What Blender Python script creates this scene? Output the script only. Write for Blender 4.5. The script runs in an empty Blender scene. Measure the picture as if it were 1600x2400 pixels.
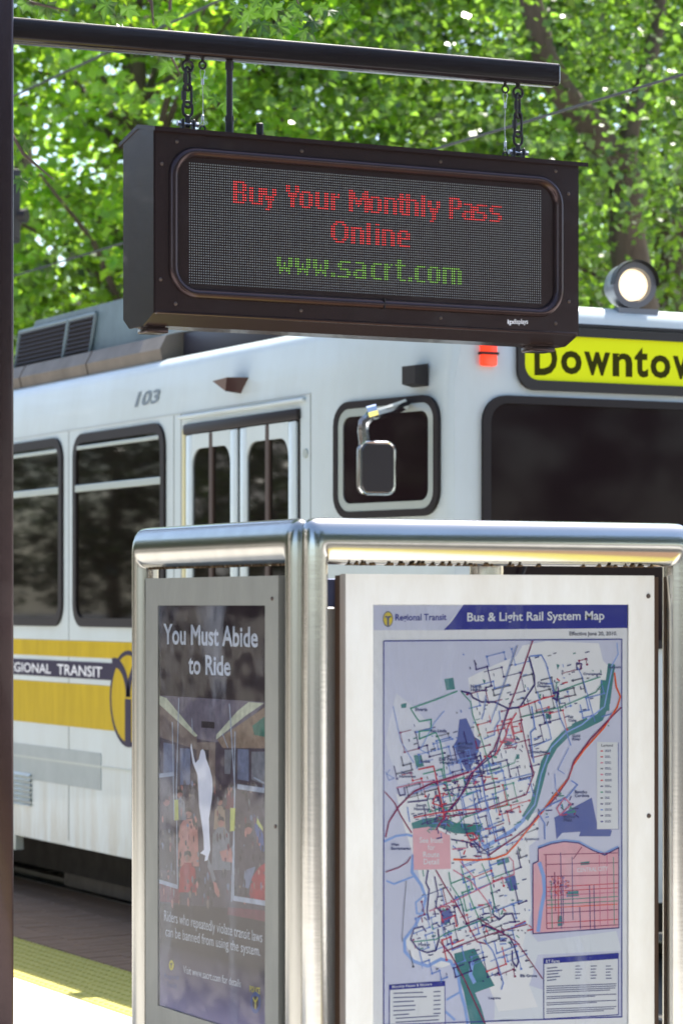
import bpy, bmesh, math, random
import numpy as np
from mathutils import Vector, Matrix
random.seed(7); rng = np.random.default_rng(7)
R = math.radians
sc = bpy.context.scene
COL = sc.collection

# ------------------------------------------------------------------ camera, sky, sun, exposure
F = 6500.0            # focal length in pixels of the 1600 x 2400 photograph
HOR = 1420.0          # row of the horizon
EYE = 1.75
YAW = R(27.13)
FW = Vector((math.sin(YAW), math.cos(YAW), 0)); RT = Vector((math.cos(YAW), -math.sin(YAW), 0))
cam_d = bpy.data.cameras.new('camera'); cam = bpy.data.objects.new('camera', cam_d); COL.objects.link(cam)
cam.location = (0, 0, EYE); cam.rotation_euler = (R(90), 0, -YAW)
cam_d.sensor_fit = 'VERTICAL'; cam_d.sensor_height = 36; cam_d.sensor_width = 24
cam_d.lens = F/2400*36; cam_d.shift_y = (HOR-1200)/2400
cam_d.clip_end = 2000; cam_d.clip_start = 0.1
cam_d.dof.use_dof = True; cam_d.dof.focus_distance = 8.1; cam_d.dof.aperture_fstop = 6.0
sc.camera = cam

SUN_EL, SUN_AZ = R(62), R(50)
world = bpy.data.worlds.new('World'); sc.world = world; world.use_nodes = True
nt = world.node_tree; nt.nodes.clear()
sky = nt.nodes.new('ShaderNodeTexSky'); sky.sky_type = 'NISHITA'; sky.sun_disc = False
sky.sun_elevation = SUN_EL; sky.sun_rotation = SUN_AZ; sky.air_density = 1.0; sky.dust_density = 1.5; sky.ozone_density = 1.0
bg = nt.nodes.new('ShaderNodeBackground'); bg.inputs['Strength'].default_value = 0.15
wo = nt.nodes.new('ShaderNodeOutputWorld')
nt.links.new(sky.outputs[0], bg.inputs[0]); nt.links.new(bg.outputs[0], wo.inputs[0])
sl = bpy.data.lights.new('sun', 'SUN'); sl.energy = 5.0; sl.angle = R(0.5); sl.color = (1, .95, .86)
so = bpy.data.objects.new('sun', sl); COL.objects.link(so)
sv = Vector((math.cos(SUN_EL)*math.sin(SUN_AZ), math.cos(SUN_EL)*math.cos(SUN_AZ), math.sin(SUN_EL)))
so.rotation_euler = sv.to_track_quat('Z', 'Y').to_euler(); so.location = (10, 10, 30)
vs = sc.view_settings; vs.view_transform = 'Standard'; vs.look = 'None'; vs.gamma = 1; vs.use_curve_mapping = False
vs.exposure = 1.35
sc.cycles.max_bounces = 8; sc.cycles.transparent_max_bounces = 10
sc.cycles.caustics_reflective = False; sc.cycles.caustics_refractive = False
sc.cycles.sample_clamp_indirect = 8

# ------------------------------------------------------------------ measuring helpers (photo pixel -> point on a real plane)
def ray(px, py): return FW + RT*((px-800)/F) + Vector((0, 0, (HOR-py)/F))
def onX(px, py, X):
    d = ray(px, py); t = X/d.x; return (d.y*t, EYE + d.z*t)          # (Y, Z)
def onY(px, py, Y):
    d = ray(px, py); t = Y/d.y; return (d.x*t, EYE + d.z*t)          # (X, Z)
def at(px, py, dist): d = ray(px, py); return Vector((0, 0, EYE)) + d*dist

# ------------------------------------------------------------------ materials
MATS = {}
def mat(name, col, rough=.5, metal=0, var=0, vscale=8, bump=0, bscale=60, emit=None, estr=0, spec=.5, dirt=None, stretch=(1,1,1), coat=0):
    if name in MATS: return MATS[name]
    m = bpy.data.materials.new(name); m.use_nodes = True; MATS[name] = m
    n, l = m.node_tree.nodes, m.node_tree.links; b = n['Principled BSDF']
    b.inputs['Base Color'].default_value = (*col, 1); b.inputs['Roughness'].default_value = rough
    b.inputs['Metallic'].default_value = metal; b.inputs['Specular IOR Level'].default_value = spec
    b.inputs['Coat Weight'].default_value = coat
    if emit: b.inputs['Emission Color'].default_value = (*emit, 1); b.inputs['Emission Strength'].default_value = estr
    if var or bump or dirt:
        tc = n.new('ShaderNodeTexCoord'); mp = n.new('ShaderNodeMapping'); mp.inputs['Scale'].default_value = stretch
        l.new(tc.outputs['Object'], mp.inputs[0])
    if var or dirt:
        nz = n.new('ShaderNodeTexNoise'); nz.inputs['Scale'].default_value = vscale; nz.inputs['Detail'].default_value = 8; nz.inputs['Roughness'].default_value = .65
        l.new(mp.outputs[0], nz.inputs[0])
        mx = n.new('ShaderNodeMix'); mx.data_type = 'RGBA'
        ra = n.new('ShaderNodeValToRGB'); ra.color_ramp.elements[0].position = .32; ra.color_ramp.elements[1].position = .72
        l.new(nz.outputs[0], ra.inputs[0]); l.new(ra.outputs[0], mx.inputs[0])
        d = dirt or tuple(c*(1-var) for c in col)
        mx.inputs[6].default_value = (*col, 1); mx.inputs[7].default_value = (*d, 1)
        l.new(mx.outputs[2], b.inputs['Base Color'])
        mr = n.new('ShaderNodeMapRange'); mr.inputs[3].default_value = max(.02, rough*.8); mr.inputs[4].default_value = min(1, rough*1.3)
        l.new(nz.outputs[0], mr.inputs[0]); l.new(mr.outputs[0], b.inputs['Roughness'])
    if bump:
        nb = n.new('ShaderNodeTexNoise'); nb.inputs['Scale'].default_value = bscale; nb.inputs['Detail'].default_value = 4
        l.new(mp.outputs[0], nb.inputs[0])
        bp = n.new('ShaderNodeBump'); bp.inputs['Strength'].default_value = bump; bp.inputs['Distance'].default_value = .01
        l.new(nb.outputs[0], bp.inputs['Height']); l.new(bp.outputs[0], b.inputs['Normal'])
    return m

bronze = mat('bronze_paint', (.058, .038, .040), .22, .7, var=.2, vscale=14, bump=.04, bscale=260, spec=.3, coat=.12)
bronze_gloss = mat('bronze_gloss', (.018, .012, .014), .20, .3, var=.2, vscale=9, spec=.35, coat=.3)
black_steel = mat('black_steel', (.022, .018, .020), .45, .3, var=.3, vscale=60, bump=.2, bscale=300)
zinc = mat('zinc', (.62, .64, .68), .35, 1, var=.3, vscale=90)
steel = mat('brushed_stainless', (.44, .43, .395), .19, 1, var=.15, vscale=14, bump=.012, bscale=160, stretch=(1,1,.12))
steel_h = mat('brushed_stainless_tube', (.54, .53, .50), .15, 1, var=.15, vscale=14, bump=.012, bscale=120, stretch=(.15,.15,1))
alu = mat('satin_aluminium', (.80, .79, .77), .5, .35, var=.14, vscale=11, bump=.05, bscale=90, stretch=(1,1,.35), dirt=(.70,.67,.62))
alu_shaded = mat('satin_aluminium_shaded', (.27, .27, .245), .45, .6, var=.14, vscale=11, bump=.05, bscale=90, stretch=(1,1,.35))  # same aluminium, with the side face's shade put into the colour
rust = mat('rust', (.16, .09, .035), .9, 0, var=.6, vscale=160, bump=.8, bscale=220)
matte_black = mat('matte_black', (.012, .010, .010), .6)
screen_black = mat('screen_black', (.010, .007, .007), .6, spec=.15)
led_off = mat('led_lens', (.27, .30, .31), .4, spec=.3)
led_red = mat('led_red', (.8, .12, .10), .3, emit=(1, .06, .08), estr=.42)
led_green = mat('led_green', (.4, .7, .2), .3, emit=(.28, .9, .08), estr=.17)
white_print = mat('white_print', (.80, .80, .84), .5)
train_white = mat('train_white', (.585, .655, .675), .30, var=.10, vscale=1.7, spec=.5, dirt=(.53,.585,.585), coat=.3, stretch=(1,1,.5))
def grime(m):
    n, l = m.node_tree.nodes, m.node_tree.links; b = n['Principled BSDF']; src = b.inputs['Base Color'].links[0].from_socket
    g_ = n.new('ShaderNodeNewGeometry'); sp_ = n.new('ShaderNodeSeparateXYZ'); l.new(g_.outputs['Position'], sp_.inputs[0])
    h_ = n.new('ShaderNodeMapRange'); h_.inputs[1].default_value = 1.0; h_.inputs[2].default_value = .36; h_.inputs[3].default_value = .06; h_.inputs[4].default_value = .75; l.new(sp_.outputs['Z'], h_.inputs[0])
    mp_ = n.new('ShaderNodeMapping'); mp_.inputs['Scale'].default_value = (5, 5, .8); l.new(g_.outputs['Position'], mp_.inputs[0])
    z_ = n.new('ShaderNodeTexNoise'); z_.inputs['Scale'].default_value = 1.6; z_.inputs['Detail'].default_value = 9; z_.inputs['Roughness'].default_value = .7; l.new(mp_.outputs[0], z_.inputs[0])
    r_ = n.new('ShaderNodeMapRange'); r_.inputs[1].default_value = .42; r_.inputs[2].default_value = .68; l.new(z_.outputs[0], r_.inputs[0])
    m_ = n.new('ShaderNodeMath'); m_.operation = 'MULTIPLY'; l.new(h_.outputs[0], m_.inputs[0]); l.new(r_.outputs[0], m_.inputs[1])
    x_ = n.new('ShaderNodeMix'); x_.data_type = 'RGBA'; l.new(m_.outputs[0], x_.inputs[0]); l.new(src, x_.inputs[6]); x_.inputs[7].default_value = (.34,.29,.19,1); l.new(x_.outputs[2], b.inputs['Base Color'])
grime(train_white)
train_lower = mat('train_lower', (.58, .63, .62), .35, var=.2, vscale=2.6, dirt=(.50,.50,.40), coat=.25, stretch=(1,.5,2))
train_grey = mat('train_grey', (.36, .41, .42), .4, var=.12, vscale=6)
gold = mat('gold_livery', (.58, .40, .0), .35, var=.3, vscale=3, spec=.12, stretch=(1,2.5,.3))
navy = mat('navy_livery', (.018, .012, .045), .5, spec=.2)
glass_dark = mat('tinted_glass', (.008, .006, .005), .03, spec=.35)
glass_dark2 = mat('windscreen_glass', (.014, .008, .010), .05, spec=.15)
rubber = mat('rubber', (.018, .014, .015), .55, spec=.25)
door_brown = mat('door_rubber', (.055, .032, .024), .55)
trim_alu = mat('window_trim', (.45, .50, .48), .35, .4)
dest_yellow = mat('destination_yellow', (.60, .66, .0), .45, emit=(.62, .70, .0), estr=.10, spec=.2)
red_lens = mat('red_lens', (.75, .05, .02), .25, emit=(1, .05, .01), estr=.35)
lamp_glow = mat('headlight_glow', (1, .92, .75), .2, emit=(1, .78, .50), estr=.5)
chrome = mat('chrome', (.80, .82, .86), .12, 1)
roof_teal = mat('roof_unit_paint', (.13, .19, .22), .45, var=.3, vscale=5)
roof_brown = mat('roof_duct', (.17, .14, .11), .55, var=.35, vscale=4)
under_dark = mat('underframe', (.020, .016, .014), .8, var=.4, vscale=10)
beam_grey = mat('bogie_beam', (.14, .12, .11), .6, var=.3, vscale=9)
bark = mat('bark', (.13, .095, .07), .9, var=.45, vscale=5, bump=.8, bscale=14, dirt=(.05,.032,.025), stretch=(1,1,.3))
concrete = mat('concrete_slab', (.60, .575, .53), .85, var=.14, vscale=3, bump=.15, bscale=80)
concrete_base = mat('joint_sand', (.20, .18, .16), .95, var=.2, vscale=10)
paver = mat('brown_paver', (.28, .165, .10), .85, var=.35, vscale=7, bump=.3, bscale=90)
tactile = mat('tactile_yellow', (.46, .41, .09), .7, var=.25, vscale=18, dirt=(.42,.37,.08), bump=.2, bscale=90)
asphalt = mat('asphalt', (.06, .058, .055), .9, var=.3, vscale=2, bump=.4, bscale=60)
dest_ink = mat('destination_ink', (.035, .034, .0), .6, spec=.1)
rail_steel = mat('rail_steel', (.35, .33, .31), .3, 1, var=.3, vscale=12)
bolt_m = mat('bolt', (.10, .075, .065), .35, .7)
blue_plate = mat('blue_plate', (.10, .13, .26), .4, .2)
stucco = mat('stucco', (.62, .60, .56), .85, var=.1, vscale=2)

def leaf_mat(name, dif, tra, mixf=.5):
    m = bpy.data.materials.new(name); m.use_nodes = True; n, l = m.node_tree.nodes, m.node_tree.links; n.clear()
    o = n.new('ShaderNodeOutputMaterial'); at_ = n.new('ShaderNodeAttribute'); at_.attribute_name = 'tint'
    def tinted(c, lo, hi):
        mx = n.new('ShaderNodeMix'); mx.data_type = 'RGBA'; l.new(at_.outputs['Fac'], mx.inputs[0])
        mx.inputs[6].default_value = (*[x*lo for x in c], 1); mx.inputs[7].default_value = (*[x*hi for x in c], 1); return mx.outputs[2]
    d = n.new('ShaderNodeBsdfPrincipled'); d.inputs['Roughness'].default_value = .30; d.inputs['Specular IOR Level'].default_value = .9
    l.new(tinted(dif, .2, 1.9), d.inputs['Base Color'])
    t = n.new('ShaderNodeBsdfTranslucent'); l.new(tinted(tra, .12, 1.8), t.inputs[0])
    mi = n.new('ShaderNodeMixShader'); mi.inputs[0].default_value = mixf
    l.new(d.outputs[0], mi.inputs[1]); l.new(t.outputs[0], mi.inputs[2]); l.new(mi.outputs[0], o.inputs[0]); return m
leaf_lime = leaf_mat('leaf_lime', (.065, .12, .025), (.46, .76, .04), .53)
leaf_mid = leaf_mat('leaf_mid', (.05, .09, .028), (.30, .54, .045), .48)
leaf_near = leaf_mat('leaf_near', (.035, .07, .012), (.10, .24, .02), .5)

# ------------------------------------------------------------------ mesh collector
class M:
    def __init__(s): s.v = []; s.f = []; s.mi = []; s.mats = []
    def _m(s, m):
        if m is None: return 0
        if m not in s.mats: s.mats.append(m)
        return s.mats.index(m)
    def add(s, v, f, m=None):
        k = len(s.v); i = s._m(m); s.v += [tuple(p) for p in v]
        for q in f: s.f.append([a+k for a in q]); s.mi.append(i)
        return s
    def box(s, a, b, m=None):
        x0,y0,z0 = a; x1,y1,z1 = b
        return s.add([(x0,y0,z0),(x1,y0,z0),(x1,y1,z0),(x0,y1,z0),(x0,y0,z1),(x1,y0,z1),(x1,y1,z1),(x0,y1,z1)],
              [(3,2,1,0),(4,5,6,7),(0,1,5,4),(1,2,6,5),(2,3,7,6),(3,0,4,7)], m)
    def bbox(s, a, b, r=.004, seg=2, m=None):
        bm = bmesh.new(); bmesh.ops.create_cube(bm, size=1)
        c = [(a[i]+b[i])/2 for i in range(3)]; d = [abs(b[i]-a[i]) for i in range(3)]
        for v in bm.verts: v.co = Vector((v.co.x*d[0]+c[0], v.co.y*d[1]+c[1], v.co.z*d[2]+c[2]))
        bmesh.ops.bevel(bm, geom=bm.edges[:], offset=r, segments=seg, affect='EDGES', profile=.5)
        s.add([v.co[:] for v in bm.verts], [[q.index for q in f.verts] for f in bm.faces], m); bm.free(); return s
    def loft(s, rings, m=None, cap=True, closed=True):
        n = len(rings[0]); V = [p for r in rings for p in r]; Fc = []
        for i in range(len(rings)-1):
            for j in range(n if closed else n-1):
                k = (j+1) % n; Fc.append((i*n+j, i*n+k, (i+1)*n+k, (i+1)*n+j))
        if cap: Fc.append(tuple(range(n))[::-1]); Fc.append(tuple((len(rings)-1)*n+j for j in range(n)))
        return s.add(V, Fc, m)
    def tube(s, pts, r, n=10, m=None, cap=True, closed=False):
        P = [Vector(p) for p in pts]; rr = r if isinstance(r, (list, tuple)) else [r]*len(P); rings = []
        up = None
        for i, p in enumerate(P):
            if closed: t = P[(i+1) % len(P)] - P[i-1]
            else: t = P[min(i+1, len(P)-1)] - P[max(i-1, 0)]
            t.normalize()
            if up is None: up = Vector((0,0,1)) if abs(t.z) < .9 else Vector((1,0,0))
            a = t.cross(up)
            if a.length < 1e-4: a = t.cross(Vector((1,0,0)))
            a.normalize(); b = a.cross(t); b.normalize(); up = b
            rings.append([tuple(p + a*rr[i]*math.cos(2*math.pi*j/n) + b*rr[i]*math.sin(2*math.pi*j/n)) for j in range(n)])
        if closed:
            k = len(s.v); N = len(rings); V = [p for r_ in rings for p in r_]
            Fc = [(i*n+j, i*n+(j+1) % n, ((i+1) % N)*n+(j+1) % n, ((i+1) % N)*n+j) for i in range(N) for j in range(n)]
            return s.add(V, Fc, m)
        return s.loft(rings, m, cap)
    def plate(s, loop, pl, w0, w1, m=None):
        return s.loft([[pl(u, v, w0) for u, v in loop], [pl(u, v, w1) for u, v in loop]], m)
    def sheet(s, loop, pl, w, m=None):
        return s.add([pl(u, v, w) for u, v in loop], [tuple(range(len(loop)))], m)
    def ring(s, outer, inner, pl, w0, w1, m=None, prof=None):
        # a frame: outer and inner loops of equal length
        n = len(outer)
        def L(lp, w): return [pl(u, v, w) for u, v in lp]
        if prof:   # list of (t 0..1 from outer to inner, w)
            rs = [[pl(o[0]+(i[0]-o[0])*t, o[1]+(i[1]-o[1])*t, w) for o, i in zip(outer, inner)] for t, w in prof]
        else: rs = [L(outer, w0), L(outer, w1), L(inner, w1), L(inner, w0)]
        rs.append(rs[0]); return s.loft(rs, m, cap=False)
    def line(s, pts, width, pl, w, m=None):
        # flat printed line with mitred joints
        P = [Vector((p[0], p[1])) for p in pts]; L = []; Rr = []
        for i, p in enumerate(P):
            a = (P[i]-P[i-1]).normalized() if i > 0 else (P[1]-P[0]).normalized()
            b = (P[i+1]-P[i]).normalized() if i < len(P)-1 else a
            na = Vector((-a.y, a.x)); nb = Vector((-b.y, b.x)); q = na+nb
            if q.length < .3: q = na
            q.normalize(); k = 1/max(.5, q.dot(na)); L.append(p+q*width/2*k); Rr.append(p-q*width/2*k)
        V = [pl(a[0], a[1], w) for a in L] + [pl(a[0], a[1], w) for a in Rr]; n = len(P)
        return s.add(V, [(i, i+1, n+i+1, n+i) for i in range(n-1)], m)
ORG = {}
def obj(name, mb, m=None, parent=None, angle=35, kind=None, recalc=True, label=None):
    me = bpy.data.meshes.new(name); og = ORG.get(parent.name, Vector()) if parent else Vector()
    me.from_pydata([(p[0]-og.x, p[1]-og.y, p[2]-og.z) for p in mb.v], [], mb.f)
    mats = mb.mats or [m]
    for q in mats: me.materials.append(q)
    if len(mats) > 1: me.polygons.foreach_set('material_index', mb.mi)
    if recalc:
        bm = bmesh.new(); bm.from_mesh(me); bmesh.ops.recalc_face_normals(bm, faces=bm.faces[:]); bm.to_mesh(me); bm.free()
    me.polygons.foreach_set('use_smooth', [True]*len(me.polygons)); me.set_sharp_from_angle(angle=R(angle))
    o = bpy.data.objects.new(name, me); COL.objects.link(o)
    if parent: o.parent = parent
    ORG[o.name] = og
    if kind: o['kind'] = kind
    if label: o['label'] = label
    return o
def thing(name, loc, label, cat, group=None):
    o = bpy.data.objects.new(name, None); COL.objects.link(o); o.location = loc; o.empty_display_size = .1
    ORG[o.name] = Vector(loc); o['label'] = label; o['category'] = cat
    if group: o['group'] = group
    return o
def tag(o, label=None, cat=None, group=None, kind=None):
    if label: o['label'] = label
    if cat: o['category'] = cat
    if group: o['group'] = group
    if kind: o['kind'] = kind
    return o
def rrect(u0, v0, u1, v1, r, n=5):
    if u0 > u1: u0, u1 = u1, u0
    if v0 > v1: v0, v1 = v1, v0
    P = []
    for cx, cy, a0 in ((u1-r, v1-r, 0), (u0+r, v1-r, 90), (u0+r, v0+r, 180), (u1-r, v0+r, 270)):
        for i in range(n+1): a = R(a0+90*i/n); P.append((cx+r*math.cos(a), cy+r*math.sin(a)))
    return P
def disc(u, v, r, n=16, ru=None): return [(u+(ru or r)*math.cos(2*math.pi*i/n), v+r*math.sin(2*math.pi*i/n)) for i in range(n)]
_tx = {}
def text_geo(s, bold=0.0, sp=1.0):
    key = (s, bold, sp)
    if key in _tx: return _tx[key]
    c = bpy.data.curves.new('t', 'FONT'); c.body = s; c.size = 1; c.offset = bold; c.resolution_u = 3; c.space_character = sp; c.fill_mode = 'FRONT'
    o = bpy.data.objects.new('t', c); COL.objects.link(o); bpy.context.view_layer.update()
    me = bpy.data.meshes.new_from_object(o.evaluated_get(bpy.context.evaluated_depsgraph_get()))
    V = [(v.co.x, v.co.y) for v in me.vertices]; Fc = [tuple(p.vertices) for p in me.polygons]
    bpy.data.objects.remove(o); bpy.data.curves.remove(c); bpy.data.meshes.remove(me)
    _tx[key] = (V, Fc); return _tx[key]
def text(mb, s, q, pl, w, m, bold=0.0, sp=1.0):
    """write s into the quad q = [(u,v) bottom-left, bottom-right, top-right, top-left]"""
    V, Fc = text_geo(s, bold, sp); x0 = min(v[0] for v in V); x1 = max(v[0] for v in V); y0 = min(v[1] for v in V); y1 = max(v[1] for v in V)
    out = []
    for x, y in V:
        a = (x-x0)/(x1-x0); b = (y-y0)/(y1-y0)
        u = (q[0][0]*(1-a)+q[1][0]*a)*(1-b)+(q[3][0]*(1-a)+q[2][0]*a)*b
        v = (q[0][1]*(1-a)+q[1][1]*a)*(1-b)+(q[3][1]*(1-a)+q[2][1]*a)*b
        out.append(pl(u, v, w))
    mb.add(out, Fc, m)

# ================================================================== SETTING
# ground, pavement base, slabs
g = M(); g.add([(-400,-400,-.06),(600,-400,-.06),(600,600,-.06),(-400,600,-.06)], [(0,1,2,3)])
tag(obj('ground', g, asphalt), kind='structure')
pv = M(); pv.box((-30,-12,-.055), (4.595,60,-.012)); pav = tag(obj('pavement', pv, concrete_base), kind='structure')
s0 = M().bbox((-.596,-.596,-.04), (.596,.596,0), .005, 1); slab0 = None
k = 0
for i in range(12):
    for j in range(20):
        x = 4.0-1.2*i; y = -.6+1.2*j
        if slab0 is None:
            slab0 = obj('paving_slab', s0, concrete); o = slab0
        else:
            o = slab0.copy(); COL.objects.link(o)
        o.parent = pav; o.location = (x, y, random.uniform(-.002, .001))
# brown pavers beside the track
tb = M(); tb.box((5.164,-12,-.055), (6.30,60,-.012)); tbo = tag(obj('paver_strip', tb, concrete_base), kind='structure')
br = M().bbox((-.0975,-.0475,-.04), (.0975,.0475,0), .004, 1); br0 = None; rest = M()
for i in range(6):
    for j in range(0, 330):
        x = 5.262+.1895*i; y = 2+.1*j; off = .05 if i % 2 else 0
        z = random.uniform(-.002, .001)
        if 2.30*x < y < 2.78*x:
            if br0 is None: br0 = obj('brick', br, paver); o = br0
            else: o = br0.copy(); COL.objects.link(o)
            o.parent = tbo; o.location = (x, y+off, z); o.rotation_euler = (random.uniform(-.008,.008), random.uniform(-.008,.008), random.uniform(-.01,.01)); o.scale = (.95, 1, 1)
        else: rest.box((x-.0925, y+off-.0475, -.04), (x+.0925, y+off+.0475, z))
tag(obj('paver_field', rest, paver, tbo), kind='stuff')
# tactile strip
ts = M(); ts.box((4.602,-12,-.055), (5.158,60,-.012)); tso = tag(obj('tactile_strip', ts, concrete_base), kind='structure')
tl = M().bbox((-.275,-.297,-.04), (.275,.297,0), .004, 1); tl0 = None
dm = M(); rg = 9
for a in range(rg):
    for b in range(rg+1):
        cx = -.275+.55*(a+.5)/rg; cy = -.297+.594*(b+.5)/(rg+1)
        r1, r2 = .013, .007
        dm.loft([[(cx+r1*math.cos(t*math.pi/3), cy+r1*math.sin(t*math.pi/3), 0) for t in range(6)], [(cx+r2*math.cos(t*math.pi/3), cy+r2*math.sin(t*math.pi/3), .006) for t in range(6)]])
dm0 = None
for j in range(40):
    y = .3+.6*j
    if tl0 is None:
        tl0 = obj('tactile_tile', tl, tactile); tl0.parent = tso; dm0 = obj('dome_grid', dm, tactile); dm0['kind'] = 'stuff'; dm0.parent = tl0; tl0.location = (4.88, y, 0)
    else:
        o = tl0.copy(); COL.objects.link(o); o.parent = tso; o.location = (4.88, y, random.uniform(-.001,.001)); c = dm0.copy(); COL.objects.link(c); c.parent = o
# track bed and rails
tr = M(); tr.box((6.305,-12,-.055), (9.6,70,-.02)); tag(obj('track_bed', tr, asphalt), kind='structure')
fs = M(); fs.box((9.6,-30,-.055), (60,90,-.01)); tag(obj('far_pavement', fs, concrete), kind='structure')
for x in (6.49, 7.92):
    rl = M(); rl.bbox((x-.035,-10,-.02), (x+.035,68,.03), .008, 1); tag(obj('rail', rl, rail_steel), kind='structure')
# paver-edge steel angle
ed = M(); ed.box((6.300,-12,-.03), (6.306,60,.004)); tag(obj('edge_strip', ed, rail_steel), kind='structure')

# ------------------------------------------------------------------ trees
def crown_mesh(name, blobs, n, size, mat_, seed, clump=.26, per=40, shape=1.0):
    r = np.random.default_rng(seed); C = []
    nc = max(1, n//per); w = np.array([b[3]*b[4]*b[5] for b in blobs]); w = w/w.sum()
    idx = r.choice(len(blobs), nc, p=w); B = np.array(blobs)[idx]
    d = r.normal(size=(nc,3)); d /= np.linalg.norm(d, axis=1)[:,None]; rad = r.uniform(.15,1,nc)**(1/2.4)
    cc = B[:, :3] + d*rad[:,None]*B[:, 3:6]
    sg = r.uniform(.5, 1.5, nc)*clump
    ci = r.integers(0, nc, n); P = cc[ci] + r.normal(size=(n,3))*sg[ci][:,None]*np.array([1,1,.55])
    # leaf frame: hanging roughly level, tilted at random
    th = r.uniform(0, 2*np.pi, n); ti = r.normal(0, .65, n); ro = r.normal(0, .6, n)
    a = np.stack([np.cos(th)*np.cos(ti), np.sin(th)*np.cos(ti), np.sin(ti)-.25], 1); a /= np.linalg.norm(a, axis=1)[:,None]
    u = np.array([0,0,1.0]) + r.normal(0, .35, (n,3)); b = np.cross(a, u); b /= np.linalg.norm(b, axis=1)[:,None]
    nn = np.cross(a, b); b2 = b*np.cos(ro)[:,None]+nn*np.sin(ro)[:,None]
    s = size*r.uniform(.6, 1.35, n)[:,None]
    v0 = P - a*s*.5; v1 = P + b2*s*.42*shape - a*s*.05 ; v2 = P + a*s*.55; v3 = P - b2*s*.42*shape - a*s*.05
    V = np.stack([v0, v1, v2, v3], 1).reshape(-1, 3).astype(np.float32)
    me = bpy.data.meshes.new(name); me.vertices.add(n*4); me.vertices.foreach_set('co', V.ravel())
    me.loops.add(n*4); me.loops.foreach_set('vertex_index', np.arange(n*4, dtype=np.int32))
    me.polygons.add(n); me.polygons.foreach_set('loop_start', np.arange(0, n*4, 4, dtype=np.int32)); me.polygons.foreach_set('loop_total', np.full(n, 4, dtype=np.int32))
    at_ = me.attributes.new('tint', 'FLOAT', 'FACE'); tint = np.clip(.45*r.uniform(0,1,n)+.55*r.uniform(0,1,nc)[ci]**1.3, 0, 1); at_.data.foreach_set('value', tint.astype(np.float32))
    me.materials.append(mat_); me.update(); me.validate(); return me
def limb(mb, pts, r0, r1, n=9):
    P = [Vector(p) for p in pts]; Q = []
    for i in range(len(P)-1):
        for t in (0, .34, .67): Q.append(P[i].lerp(P[i+1], t)+Vector((random.uniform(-1,1), random.uniform(-1,1), 0))*r0*.16*(1 if (i or t) else 0))
    Q.append(P[-1]); m = len(Q); mb.tube(Q, [r0+(r1-r0)*(i/(m-1))**.8 for i in range(m)], n)
def tree(name, base, h, blobs, limbs, label, cmesh=None, n=40000, size=.11, lm=None, seed=1, group=None, r0=.22, kids=True, shape=1.0, per=40, clump=.26):
    t = thing(name, base, label, 'tree', group); bx = Vector(base); tm = M()
    limb(tm, [bx, bx+Vector((.05,.03,h*.45)), bx+Vector((-.05,.1,h))], r0, r0*.45)
    for L in limbs: limb(tm, [bx+Vector(p) for p in L[0]], L[1], L[2])
    rr = random.Random(seed)
    for i in range(26):
        z = h*rr.uniform(.45, 1); a = rr.uniform(0, 6.28); l = rr.uniform(1, 2.8)
        limb(tm, [bx+Vector((0,0,z)), bx+Vector((math.cos(a)*l*.5, math.sin(a)*l*.5, z+l*.35)), bx+Vector((math.cos(a)*l, math.sin(a)*l, z+l*.5))], .05, .012, 5)
    obj('trunk', tm, bark, t, angle=70, recalc=False)
    me = cmesh or crown_mesh('crown', blobs, n, size, lm, seed, shape=shape, per=per, clump=clump)
    c = bpy.data.objects.new('crown', me); COL.objects.link(c); c.parent = t; return t, me
def base_at(px, dist): p = at(px, HOR, dist); return (p.x, p.y, -.02)

A, meA = tree('street_tree', base_at(330, 25), 7.5, [(0,0,6.0,3.2,3.2,2.6),(.6,.3,8.5,2.8,2.8,2.2),(-1.5,.6,5.2,2.2,2.2,1.7),(1.4,-.4,5.0,2.2,2.2,1.6)], [],
     'lime green leafy tree behind the roof unit of the train, left of the hanging display', n=36000, size=.105, clump=.20, per=60, lm=leaf_lime, seed=3)
B, meB = tree('street_tree', base_at(930, 28), 8.5, [(0,0,6.6,3.4,3.4,3.0),(-.5,.4,9.5,3,3,2.4),(1.6,-.5,5.4,2.2,2.2,2.0)], [],
     'bright green tree seen above the middle of the hanging display', n=36000, size=.105, clump=.20, per=60, lm=leaf_lime, seed=5)
# right tree with its leaning limb in view (pixel polyline of the limb measured on the tree's own distance)
bC = Vector(base_at(1470, 23))
def rel(px, py, d, b): return tuple(at(px, py, d)-b)
limbC = [rel(1500,760,23,bC), rel(1465,560,23,bC), rel(1455,400,22.9,bC), rel(1390,300,22.7,bC), rel(1330,235,22.5,bC), rel(1270,130,22.3,bC), rel(1235,-40,22.2,bC)]
limbC2 = [rel(1455,400,22.9,bC), rel(1490,250,23,bC), rel(1540,60,23.2,bC), rel(1560,-120,23.3,bC)]
C_, meC = tree('shade_tree', tuple(bC), 3.6, [(0.2,1.0,7.0,3.0,3.0,2.4),(-1.0,.6,5.4,2.2,2.6,1.6),(1.3,.4,5.2,2.0,2.0,1.8),(0,.4,8.6,3,3,2)],
     [([(0,0,1.0)]+limbC, .20, .09), (limbC2, .10, .05)], 'grey barked shade tree with a leaning limb right of the hanging display', n=27000, size=.078, lm=leaf_mid, seed=8, r0=.24, per=30, clump=.22)
D, meD = tree('shade_tree', base_at(1625, 27), 7.5, [(0,0,6.4,2.6,2.6,2.8),(-1.2,.3,8.8,2.8,2.8,2.2)], [([(0,0,.5),(-.1,0,3),(-.3,.1,6)], .26, .15)],
     'dark trunked tree at the right edge behind the round headlight', n=24000, size=.082, lm=leaf_mid, seed=11)
leaf_dark = leaf_mat('leaf_dark', (.035, .06, .02), (.05, .10, .01), .3)
far = []
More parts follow.
